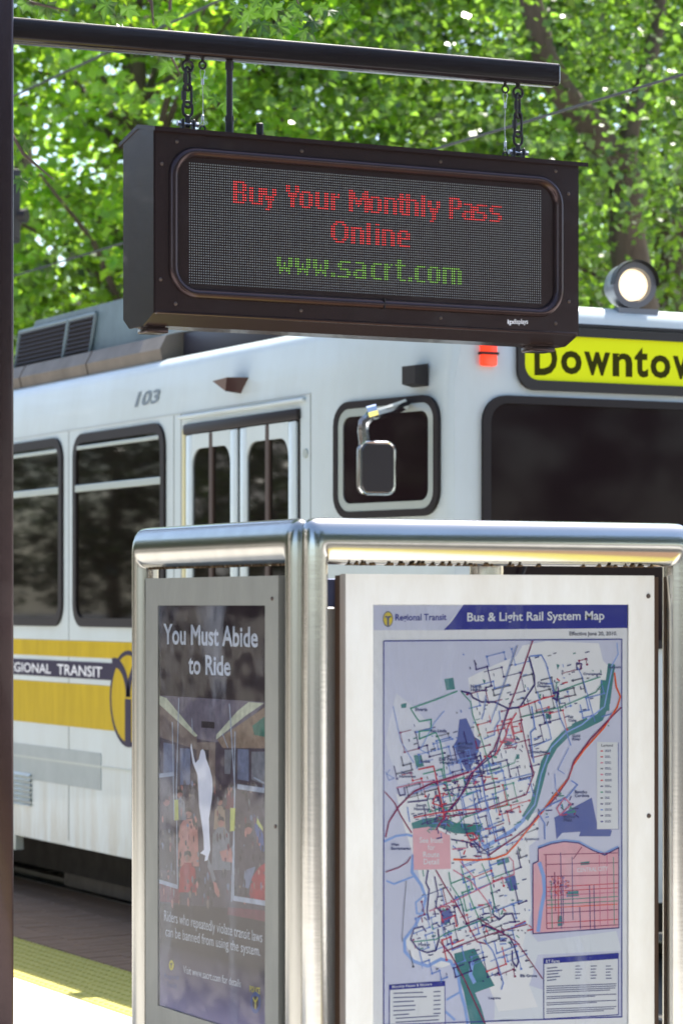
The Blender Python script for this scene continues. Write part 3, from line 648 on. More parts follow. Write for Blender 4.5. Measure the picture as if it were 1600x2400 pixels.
# LED matrix 160 x 48
ux0, ux1 = onY(446,500,YS)[0], onY(1267,500,YS)[0]; uz1 = (onY(446,386,YS)[1]+onY(1267,443,YS)[1])/2; uz0 = (onY(447,663,YS)[1]+onY(1267,709,YS)[1])/2
NX, NZ = 160, 48; dx = (ux1-ux0)/(NX-1); dz = (uz1-uz0)/(NZ-1)
G = {
'B': ["#####.","##..##","##..##","##..##","#####.","##..##","##..##","##..##","#####."],
'u': ["","","##..##","##..##","##..##","##..##","##..##","##..##",".#####"],
'y': ["","","##..##","##..##","##..##",".####.",".####.","..##..","..##..","..##..",".##..."],
'Y': ["##..##","##..##","##..##",".####.",".####.","..##..","..##..","..##..","..##.."],
'o': ["","",".####.","##..##","##..##","##..##","##..##","##..##",".####."],
'r': ["","","##.#","####","##..","##..","##..","##..","##.."],
'M': ["##.....##","###...###","###...###","####.####","##.###.##","##.###.##","##..#..##","##.....##","##.....##"],
'n': ["","","#####.","##..##","##..##","##..##","##..##","##..##","##..##"],
't': [".##.",".##.","####",".##.",".##.",".##.",".##.",".##.","..##"],
'h': ["##....","##....","#####.","##..##","##..##","##..##","##..##","##..##","##..##"],
'l': ["##"]*9,
'P': ["#####.","##..##","##..##","##..##","#####.","##....","##....","##....","##...."],
'a': ["","",".####.","....##","....##",".#####","##..##","##..##",".#####"],
's': ["","",".#####","##....","##....",".####.","....##","....##","#####."],
'O': ["..####..",".##..##.","##....##","##....##","##....##","##....##","##....##",".##..##.","..####.."],
'i': ["##","","##","##","##","##","##","##","##"],
'e': ["","",".####.","##..##","##..##","######","##....","##....",".#####"],
}
GG = {
'w': ["","","##...##","##...##","##.#.##","##.#.##",".#####.",".##.##.",".#...#."],
'.': ["","","","","","","","##","##"],
's': G['s'], 'a': G['a'], 'r': ["","","##.#","###.","##..","##..","##..","##..","##.."], 't': [".##..",".##..","#####",".##..",".##..",".##..",".##..",".##..","..###"],
'c': ["","",".####","##...","##...","##...","##...","##...",".####"], 'o': G['o'],
'm': ["","","########.","##..##.##","##..##.##","##..##.##","##..##.##","##..##.##","##..##.##"],
}
lit = {}
def led(s, c0, c1, row, F_, colr, space=4):
    ws_ = [max([len(r) for r in F_[ch]]) if ch != ' ' else space for ch in s]
    gap = (c1-c0+1-sum(ws_))/(len(s)-1); c = float(c0)
    for ch, w_ in zip(s, ws_):
        if ch != ' ':
            for j, r_ in enumerate(F_[ch]):
                for i, q_ in enumerate(r_):
                    if q_ == '#': lit[(int(round(c))+i, row+j)] = colr
        c += w_+gap
led('Buy Your Monthly Pass', 19, 140, 6, G, 'r', 3); led('Online', 62, 97, 19, G, 'r'); led('www.sacrt.com', 38, 121, 33, GG, 'g')
off, red, grn = M(), M(), M()
def dot(mb, cx, cz, r_):
    a = [(cx+r_*math.cos(t*math.pi/3+.5), YS+.0058, cz+r_*math.sin(t*math.pi/3+.5)) for t in range(6)]; b = [(cx+.5*(q[0]-cx), YS+.0025, cz+.5*(q[2]-cz)) for q in a]
    mb.add(a+b, [(i, (i+1) % 6, 6+(i+1) % 6, 6+i) for i in range(6)]+[(6,7,8,9,10,11)])
for i in range(NX):
    for j in range(NZ):
        k_ = lit.get((i, j)); dot(red if k_ == 'r' else grn if k_ == 'g' else off, ux0+dx*i, uz1-dz*j, .0031 if k_ is None else .0031)
obj('led_dot_field', off, led_off, so_, kind='stuff', recalc=False); obj('red_led_lettering', red, led_red, so_, kind='stuff', recalc=False); obj('green_led_lettering', grn, led_green, so_, kind='stuff', recalc=False)
# screws
for px, py in ((414,332),(706,354),(1031,379),(1300,401),(379,384),(376,655),(411,712),(704,728),(1031,745),(1300,758),(1330,454),(1331,707)):
    u, v = onY(px, py, YS); s_ = M(); s_.loft([[PD(a,b,.002) for a,b in disc(u,v,.0065,10)],[PD(a,b,.005) for a,b in disc(u,v,.006,10)],[PD(a,b,.0072) for a,b in disc(u,v,.003,10)]]); obj('screw', s_, bolt_m, disp)
br_ = M(); text(br_, 'ip', qf(1187,1201,749,763,YS), PD, .0036, white_print, .03); text(br_, 'displays', qf(1200,1235,748,763,YS), PD, .0036, white_print, .02); obj('maker_lettering', br_, white_print, disp, recalc=False)
for pa, pb in ((345,396),(1248,1300)):
    ua_, _ = onY(pa, 755, YS+.09); ub_, _ = onY(pb, 755, YS+.09); f_ = M(); f_.bbox((ua_, YS+.09, zb-.052), (ub_, YS+.17, zb-.033), .004, 2); f_.box((ua_+.008, YS+.10, zb-.034), (ub_-.008, YS+.16, zb-.029)); obj('latch_bracket', f_, bronze, disp)
# knob and gland on the roof
yr = BY; zr = zt+.028
kx = onY(609, 300, BY)[0]; kn = M(); kn.tube([(kx,yr,zr-.006),(kx,yr,zr+.008)], .010, 12); kn.tube([(kx,yr,zr+.008),(kx,yr,zr+.040),(kx,yr,zr+.044)], [.0125,.0125,.009], 14); obj('cable_gland', kn, black_steel, disp)
# hanging chains
def oval(c, hx_, hz_, r_, axis, n=18):
    P = []
    for i in range(n):
        a = 2*math.pi*i/n; u = hx_*math.cos(a); v = math.sin(a); v = (hz_-hx_)*(1 if v > 0 else -1)*min(1, abs(v)*3)+hx_*math.sin(a)
        P.append((c[0]+(u if axis == 0 else 0), c[1]+(u if axis == 1 else 0), c[2]+v))
    return P
def chain(px, lab):
    x = onY(px, 200, BY)[0]; zb0 = beam_bot(x); za = zr-.004
    t = thing('chain_hanger', (x, BY, za), lab, 'chain', 'black chains holding up the display')
    e = M(); e.tube([(x,BY,zb0+.003),(x,BY,zb0-.014)], .008, 8); e.tube(oval((x,BY,zb0-.030), .018, .018, .0048, 0), .0048, 8, closed=True); obj('eye_bolt', e, black_steel, t)
    # shackle at the bottom
    s_ = M(); zq = za+.028
    for q_ in (-1, 1): s_.bbox((x+q_*.019-.004, BY-.012, za), (x+q_*.019+.004, BY+.012, za+.040), .003, 1)
    s_.bbox((x-.022, BY-.010, za-.002), (x+.022, BY+.010, za+.004), .001, 1); obj('clevis', s_, black_steel, t)
    s_ = M(); s_.tube([(x-.034,BY-.002,za+.024),(x+.034,BY-.002,za+.024)], .0045, 8); s_.tube([(x-.037,BY-.002,za+.024),(x-.027,BY-.002,za+.024)], .009, 6); s_.tube([(x+.027,BY-.002,za+.024),(x+.037,BY-.002,za+.024)], .009, 6); obj('clevis_bolt', s_, zinc, t)
    s_ = M(); s_.bbox((x-.0085, BY-.006, za+.014), (x+.0085, BY+.006, za+.054), .003, 1); ztop = za+.072
    s_.tube(oval((x,BY,ztop), .0165, .0235, .005, 0), .005, 8, closed=True); obj('lower_eye', s_, black_steel, t)
    top = zb0-.043; bot = ztop+.016; L = (top-bot)/2
    for i in range(2):
        cz = top-L*(i+.5)
        l = M(); l.tube(oval((x,BY,cz), .0135, L/2+.011, .0048, 0 if i else 1) if False else [(p[0]+ (0), p[1], p[2]) for p in oval((x,BY,cz), .0135, L/2+.010, .0048, 0)], .0048, 8, closed=True)
        l.tube([(x-.0135,BY,cz-.014),(x-.0135,BY,cz+.014)], .0085, 6)
        lo_ = obj('chain_link', l, black_steel, t)
        if i == 0:
            # turn the link a little about the vertical so it is seen edge-on like the photo
            me = lo_.data; c_ = Vector((x, BY, 0))-ORG[t.name]; rm = Matrix.Rotation(R(35), 3, 'Z')
            for v in me.vertices: q = Vector((v.co.x-c_.x, v.co.y-c_.y, 0)); q = rm @ q; v.co.x = q.x+c_.x; v.co.y = q.y+c_.y
chain(440, 'left black chain with screw links between beam and display, beside the conduit'); chain(1213, 'right black chain with screw links at the far end of the beam')
def cable(px, lab, s):
    x = onY(px, 200, BY)[0]; zb0 = beam_bot(x); za = zr-.004
    t = thing('safety_cable', (x, BY, za), lab, 'cable', 'thin wire safety cables beside the chains')
    e = M(); e.tube([(x,BY,zb0+.003),(x,BY,zb0-.012)], .0055, 8); e.tube(oval((x,BY,zb0-.022), .0115, .0115, .0035, 0), .0035, 8, closed=True); obj('eye_bolt', e, black_steel, t)
    e = M(); e.tube(oval((x,BY,za+.010), .009, .013, .003, 0), .003, 8, closed=True); obj('lower_eye', e, black_steel, t)
    zt1 = zb0-.032; zz = zt1-.040; zy = za+.045
    w = M(); w.tube([(x,BY,zt1+.004),(x-.009,BY,zt1-.010),(x-.003,BY,zz),(x,BY,zz-.02),(x+.002*s,BY,(zz+zy)/2),(x+.001,BY,zy),(x-.006,BY,zy-.016),(x,BY,za+.018)], .0013, 5)
    w.tube([(x,BY,zt1+.004),(x+.009,BY,zt1-.010),(x+.001,BY,zz)], .0013, 5); w.tube([(x+.002,BY,zy+.025),(x+.002,BY,zy),(x+.006,BY,zy-.016),(x,BY,za+.018)], .0013, 5); obj('wire_rope', w, zinc, t)
    for z_ in (zz-.004, zy+.004):
        f_ = M(); f_.bbox((x-.0045,BY-.003,z_-.010),(x+.0045,BY+.003,z_+.010), .0015, 1); obj('ferrule', f_, zinc, t)
cable(475, 'thin wire safety cable between the left chain and the conduit', 1); cable(1183, 'thin wire safety cable just left of the right chain', -1)
xcn = onY(538, 220, BY)[0]; zb0 = beam_bot(xcn)
cn = thing('conduit', (xcn, BY, zr-.012), 'black ribbed conduit pipe joining beam and display', 'pipe')
c_ = M(); zz = [zb0+.002-(zb0-zr+.01)*i/60 for i in range(61)]; c_.tube([(xcn,BY,z) for z in zz], [.0110 if i % 2 else .0098 for i in range(61)], 12); obj('ribbed_hose', c_, black_steel, cn, angle=80)
c_ = M(); c_.tube([(xcn,BY,zb0-.004),(xcn,BY,zb0-.030)], .0145, 8); obj('fitting', c_, black_steel, cn); c_ = M(); c_.tube([(xcn,BY,zr+.040),(xcn,BY,zr+.058)], .0150, 8); c_.tube([(xcn,BY,zr-.012),(xcn,BY,zr+.040)], .0135, 14); obj('fitting', c_, black_steel, cn)

# ================================================================== KIOSK
KY = 5.6; KX = 2.78
kiosk = thing('information_kiosk', (3.2, 5.75, 0), 'stainless steel tube kiosk with a system map and a narrow dark poster', 'kiosk')
def tube_frame(pl, ua, ub, ztop, rv, rh, dep, far_round=True):
    """three-sided frame: up, across, down; rv = half width of the uprights, rh = half height of the top tube"""
    N = 24; rings = []
    def cs(fn): return [fn(math.cos(2*math.pi*j/N), math.sin(2*math.pi*j/N)) for j in range(N)]
    s = 1 if ub > ua else -1
    rings.append(cs(lambda o, q: pl(ua-s*o*rv, 0, q*dep)))
    e_ = .42
    for i in range(9):
        t = R(90*i/8); cx_ = max(0, math.cos(t))**e_; sy = max(0, math.sin(t))**e_
        rings.append(cs(lambda o, q: pl(ua+s*rv-s*(o+1)*rv*cx_, ztop-rh+(o+1)*rh*sy, q*dep)))
    for i in range(9):
        t = R(90-90*i/8); cx_ = max(0, math.cos(t))**e_; sy = max(0, math.sin(t))**e_
        rings.append(cs(lambda o, q: pl(ub-s*rv+s*(o+1)*rv*cx_, ztop-rh+(o+1)*rh*sy, q*dep)))
    rings.append(cs(lambda o, q: pl(ub+s*o*rv, 0, q*dep)))
    return rings
def PK(u, v, w): return (u, KY-w, v)
def PKs(u, v, w): return (KX-w, u, v)
xfl = onY(734,1300,KY)[0]; xfr = onY(1584,1300,KY)[0]; zk = onY(1150, 1273, KY)[1]
m_ = M(); m_.loft(tube_frame(PK, xfl, xfr, zk, .031, .053, .040)); obj('tube_frame', m_, steel_h, kiosk, angle=45)
ysn = 5.63; ysf = onX(341, 1300, KX)[0]; zks = onX(500, 1280, KX)[1]; zks = zk-.001
m_ = M(); m_.loft(tube_frame(PKs, ysn, ysf, zks, .031, .053, .035)); obj('tube_frame', m_, steel, kiosk, angle=45)
# weld seam and rust under the top tubes
m_ = M()
for i in range(70):
    u = xfl+.04+(xfr-xfl-.08)*random.random(); 
    if random.random() < .45 and (u-xfl)/(xfr-xfl) > .45: continue
    r_ = random.uniform(.0015,.004); m_.box((u-r_, KY-.012-random.uniform(0,.012), zk-.0545), (u+r_, KY+.004, zk-.048-random.uniform(0,.003)))
for i in range(70):
    u = ysn+.05+(ysf-ysn-.1)*random.random(); r_ = random.uniform(.002,.006); m_.box((KX-.012, u-r_, zk-.0545), (KX+.004, u+r_, zk-.049))
obj('rust_crust', m_, rust, kiosk, kind='stuff')
# posts behind the panels
for px, yy, r_ in ((1139, KY+.10, .040),):
    u = onY(px, 1300, yy)[0]; m_ = M(); m_.tube([(u,yy,0),(u,yy,zk-.02)], r_, 20); m_.bbox((u-.05, KY, zk-.03), (u+.05, yy, zk), .004, 1); obj('support_post', m_, steel_h, kiosk)
m_ = M(); u0_ = onY(764,1390,KY+.08); u1_ = onY(797,1390,KY+.08); m_.bbox((u0_[0], KY+.08, onY(780,1423,KY+.08)[1]), (u1_[0]+.05, KY+.10, onY(780,1356,KY+.08)[1]), .002, 1); obj('corner_bracket', m_, blue_plate, kiosk)
m_ = M(); a_ = onY(768,1500,KY+.12)[0]; b_ = onY(783,1500,KY+.12)[0]; m_.bbox((a_-.02, KY+.10, 0), (b_, KY+.14, 1.75), .006, 1); obj('inner_post', m_, alu, kiosk)
m_ = M(); b2_ = onY(815,1500,KY+.12)[0]; m_.bbox((b_+.001, KY+.06, 0.3), (b2_+.05, KY+.16, 1.78), .004, 1); obj('case_side', m_, mat('brown_side', (.09,.055,.035), .5), kiosk)
# --- map panel
mx0 = onY(810,1400,KY)[0]; mx1 = onY(1532,1400,KY)[0]; mz1 = onY(1150,1347,KY)[1]; mz0 = .50
ox0, ox1 = onY(874,1800,KY)[0], onY(1472,1800,KY)[0]; oz1 = onY(1150,1417,KY)[1]; oz0 = .72
pan = M(); pan.ring([(mx0,mz0),(mx1,mz0),(mx1,mz1),(mx0,mz1)], [(ox0,oz0),(ox1,oz0),(ox1,oz1),(ox0,oz1)], PK, -.03, .0); mp1 = obj('map_panel', pan, alu, kiosk)
pan = M(); pan.box((mx0+.003, KY+.0301, mz0), (mx1+.032, KY+.06, mz1-.003)); obj('panel_back', pan, mat('brown_side2', (.10,.06,.04), .5), mp1)
for px, py in ((1518,1397),(1519,1912)):
    u, v = onY(px, py, KY); s_ = M(); s_.loft([[PK(a,b,0) for a,b in disc(u,v,.006,12)],[PK(a,b,.003) for a,b in disc(u,v,.005,12)]]); obj('screw', s_, bolt_m, mp1)
for dx_ in (mx0+.02, mx1-.02):
    m_ = M(); m_.bbox((dx_-.02, KY+.001, 0), (dx_+.02, KY+.028, mz0), .003, 1); obj('panel_leg', m_, alu, kiosk)
W0 = -.006
sh_ = M(); sh_.plate([(ox0-.003,oz0-.003),(ox1+.003,oz0-.003),(ox1+.003,oz1+.003),(ox0-.003,oz1+.003)], PK, W0-.004, W0)
PAPER = mat('map_paper', (.86, .89, .96), .6, spec=.08)
obj('map_sheet', sh_, PAPER, mp1)
# printed map; coordinates traced in a 1.96x enlargement whose origin is photo pixel (800,1380)
def uv(p): q = onY(800+p[0]/1.96, 1380+p[1]/1.96, KY+.006); return q
BT = 1035+921       # bottom of the tracing
def cm(n, c): return mat('print_'+n, c, .6, spec=.08)
LAV = cm('lavender', (.64, .68, .88)); URB = cm('pale', (.87, .90, .97)); TEAL = cm('teal', (.07, .25, .28)); RIV = cm('river', (.28, .44, .88)); BLUE = cm('blue', (.035, .045, .33)); PBLUE = cm('mid_blue', (.12, .16, .45))
PINK = cm('pink', (.80, .46, .55)); REDL = cm('red', (.62, .045, .09)); MAR = cm('maroon', (.27, .02, .12)); IND = cm('indigo', (.045, .03, .21)); ORG_ = cm('orange', (.85, .12, .02)); GRN = cm('green', (.05, .33, .26)); LBL = cm('label_navy', (.07, .09, .26)); LB = cm('light_blue', (.16, .28, .72)); WPR = cm('white', (.78, .82, .90)); YEL = cm('yellow', (.75, .6, .05)); GREY = cm('grey', (.10, .11, .18)); PK1 = cm('rose', (.66,.18,.32))
UU = (uv((1000,500))[0]-uv((900,500))[0])/100
EPS = [0]
def nx_(w): EPS[0] = (EPS[0]+1) % 60; return w+EPS[0]*2.5e-6
def area(mb, pts, w, m_): w = nx_(w); mb.sheet([uv(p) for p in pts], PK, W0+w, m_)
def ln(mb, pts, wd, w, m_): w = nx_(w); mb.line([uv(p) for p in pts], wd*UU, PK, W0+w, m_)
def lab(mb, s, x, y, x2, h_, m_, w=.0016, bold=.0, up=0): text(mb, s, [uv((x,y)), uv((x2,y-up)), uv((x2,y-h_-up)), uv((x,y-h_))], PK, W0+w, m_, bold)
hd_ = M(); area(hd_, [(147,75),(575,75),(520,120),(468,190),(147,190)], .0004, LAV); area(hd_, [(560,72),(1321,69),(1321,180),(468,189),(505,150)], .0006, BLUE)
lab(hd_, 'Bus & Light Rail System Map', 575, 163, 1204, 54, WPR, bold=.02, up=8); lab(hd_, 'Regional Transit', 245, 156, 480, 40, BLUE, bold=.02, up=2); lab(hd_, 'Effective June 20, 2010.', 1044, 221, 1262, 24, GREY, bold=.015, up=1)
def logo(mb, cx, cy, r_, w=.0012):
    mb.sheet([uv((cx+r_*math.cos(2*math.pi*i/24), cy+r_*1.55*math.sin(2*math.pi*i/24))) for i in range(24)], PK, W0+w, GREY); mb.sheet([uv((cx+r_*.86*math.cos(2*math.pi*i/24), cy+r_*1.33*math.sin(2*math.pi*i/24))) for i in range(24)], PK, W0+w+.0002, YEL)
    ln(mb, [(cx, cy+r_*1.3), (cx, cy)], r_*.35, w+.0004, GREY); ln(mb, [(cx-r_*.6,cy-r_*.5),(cx-r_*.15,cy-r_*.4),(cx,cy+r_*.2)], r_*.28, w+.0004, GREY); ln(mb, [(cx+r_*.6,cy-r_*.5),(cx+r_*.15,cy-r_*.4),(cx,cy+r_*.2)], r_*.28, w+.0005, GREY)
logo(hd_, 212, 139, 24*.98)
obj('map_heading', hd_, None, mp1, recalc=False)
ar = M(); V8 = 921
area(ar, [(192,240),(1284,232),(1284,V8+1045),(192,V8+1080)], .0002, LAV)
area(ar, [(580,410),(700,350),(800,310),(830,260),(940,240),(1180,250),(1200,330),(1240,370),(1220,560),(1080,620),(1010,650),(940,760),(890,950),(830,1060),(900,V8+100),(900,V8+230),(860,V8+260),(870,V8+560),(830,V8+720),(880,V8+840),(860,V8+900),(900,V8+1000),(720,V8+1020),(620,V8+760),(460,V8+820),(330,V8+790),(290,V8+700),(380,V8+560),(350,V8+370),(280,V8+150),(250,V8+20),(300,960),(480,900),(540,860),(610,700),(600,540)], .0004, URB)
area(ar, [(250,480),(330,540),(470,700),(500,860),(260,900),(200,700)], .0004, cm('pale2', (.74,.78,.92)))
area(ar, [(720,V8+390),(860,V8+400),(865,V8+660),(900,V8+700),(1260,V8+650),(1284,V8+740),(900,V8+760),(860,V8+900),(1284,V8+1040),(700,V8+1060)], .0003, cm('pale3', (.76,.82,.93)))
TEALP = [[(470,415),(512,408),(520,462),(480,466)],[(272,530),(298,524),(296,546),(274,548)],[(330,765),(365,763),(378,815),(342,822)],[(985,345),(1000,350),(990,372)],[(645,415),(660,420),(655,440)],
 [(710,V8+325),(765,V8+310),(770,V8+335),(715,V8+350)],[(515,V8+755),(610,V8+730),(690,V8+880),(702,V8+902),(645,V8+922),(612,V8+935),(640,V8+1000),(662,V8+1080),(590,V8+1080),(560,V8+930),(528,V8+830)],
 [(800,760),(815,760),(815,780),(802,784)],[(935,572),(960,572),(962,596),(938,598)],[(735,700),(800,690),(760,730)]]
for q in TEALP: area(ar, q, .0007, TEAL)
for q in ([(540,600),(572,594),(610,680),(640,700),(622,762),(580,850),(545,790),(513,720),(530,690)],[(975,V8+130),(1147,V8+38),(1170,V8+150),(1240,V8+190),(1232,V8+216),(1088,V8+216),(1095,V8+195),(1012,V8+200),(985,V8+230),(978,V8+150)],
  [(455,V8+555),(495,V8+545),(512,V8+580),(480,V8+625),(455,V8+620)],[(745,V8+405),(795,V8+395),(808,V8+460),(770,V8+468)]): area(ar, q, .0007, PBLUE)
for pts, wd, m_ in (([(1238,345),(1228,420),(1215,520),(1185,590),(1110,628),(1040,655),(975,720),(930,800),(905,900),(880,990),(840,1055)],34,TEAL),([(840,1055),(790,V8+185),(700,V8+240),(650,V8+268)],16,RIV),
  ([(1210,420),(1205,560)],46,TEAL),([(1130,610),(1060,640)],34,TEAL),([(325,V8+178),(380,V8+158),(450,V8+150),(520,V8+178),(580,V8+182),(640,V8+190)],40,TEAL),([(195,V8+240),(250,V8+215),(300,V8+208),(325,V8+215)],9,RIV),
  ([(328,V8+300),(322,V8+380),(365,V8+440),(385,V8+500),(372,V8+560),(335,V8+630),(288,V8+690),(290,V8+745),(330,V8+790),(395,V8+812),(455,V8+780),(500,V8+790),(535,V8+860),(545,V8+930),(565,V8+1000),(578,V8+1078)],13,RIV),
  ([(545,V8+930),(480,V8+968)],8,RIV),([(475,V8+1020),(520,V8+1060)],10,RIV),([(1262,248),(1268,300),(1235,360)],5,RIV),([(1240,365),(1205,540),(1100,625),(1030,660),(960,730),(915,850),(885,990),(830,1060)],6,RIV),([(205,V8+420),(240,V8+435),(330,V8+400)],7,RIV),
  ([(600,V8+790),(590,V8+850),(610,V8+890)],16,RIV),([(640,V8+210),(650,V8+260)],8,RIV),([(385,V8+480),(340,V8+520),(345,V8+570),(385,V8+575)],8,RIV)): ln(ar, pts, wd, .0009, m_)
obj('map_areas', ar, None, mp1, recalc=False)
# inset and text boxes
ib = M(); inset = [(900,V8+272),(960,V8+250),(1020,V8+240),(1085,V8+246),(1150,V8+280),(1205,V8+302),(1270,V8+268),(1270,V8+636),(876,V8+663),(876,V8+342),(900,V8+330)]
area(ib, inset, .0014, PINK); ln(ib, inset[:7], 18, .0013, RIV); ln(ib, inset+[inset[0]], 4.5, .0020, IND)
ln(ib, [(905,V8+335),(925,V8+400),(930,V8+470),(912,V8+560),(900,V8+655)], 17, .0016, RIV)
area(ib, [(325,V8+182),(400,V8+172),(450,V8+190),(496,V8+212),(500,V8+365),(330,V8+370)], .0014, PINK)
for i, s in enumerate(('See Inset','for','Route','Detail')):
    w_ = (108,34,74,70)[i]; lab(ib, s, 410-w_/2, V8+246+33*i, 410+w_/2, 26, WPR, .0018, .01)
area(ib, [(1170,703),(1266,705),(1268,1103),(1170,1104)], .0014, WPR); ln(ib, [(1168,1104),(1269,1103),(1268,706)], 4, .0012, PBLUE); lab(ib, 'Legend', 1190, 729, 1243, 16, GREY, .0018, .02)
area(ib, [(926,V8+778),(1268,V8+754),(1268,V8+1035),(926,V8+1055)], .0014, WPR); area(ib, [(926,V8+778),(1268,V8+754),(1268,V8+778),(926,V8+802)], .0016, BLUE); ln(ib, [(926,V8+778),(1268,V8+754),(1268,V8+1035),(926,V8+1055),(926,V8+778)], 3.5, .0018, BLUE)
area(ib, [(218,V8+900),(472,V8+882),(474,V8+1080),(218,V8+1080)], .0014, WPR); area(ib, [(218,V8+900),(472,V8+882),(472,V8+904),(218,V8+922)], .0016, BLUE); ln(ib, [(218,V8+1080),(218,V8+900),(472,V8+882),(474,V8+1080)], 3.5, .0018, BLUE)
lab(ib, 'RT Fares', 936, V8+799, 998, 15, WPR, .0020, .01, 4); lab(ib, 'Monthly Passes & Stickers', 230, V8+917, 412, 16, WPR, .0020, .01, 13)
lab(ib, 'CENTRAL CITY', 1078, V8+381, 1220, 20, WPR, .0024, .01, 8)
obj('map_boxes', ib, None, mp1, recalc=False)
rt_ = M(); w_ = .0022
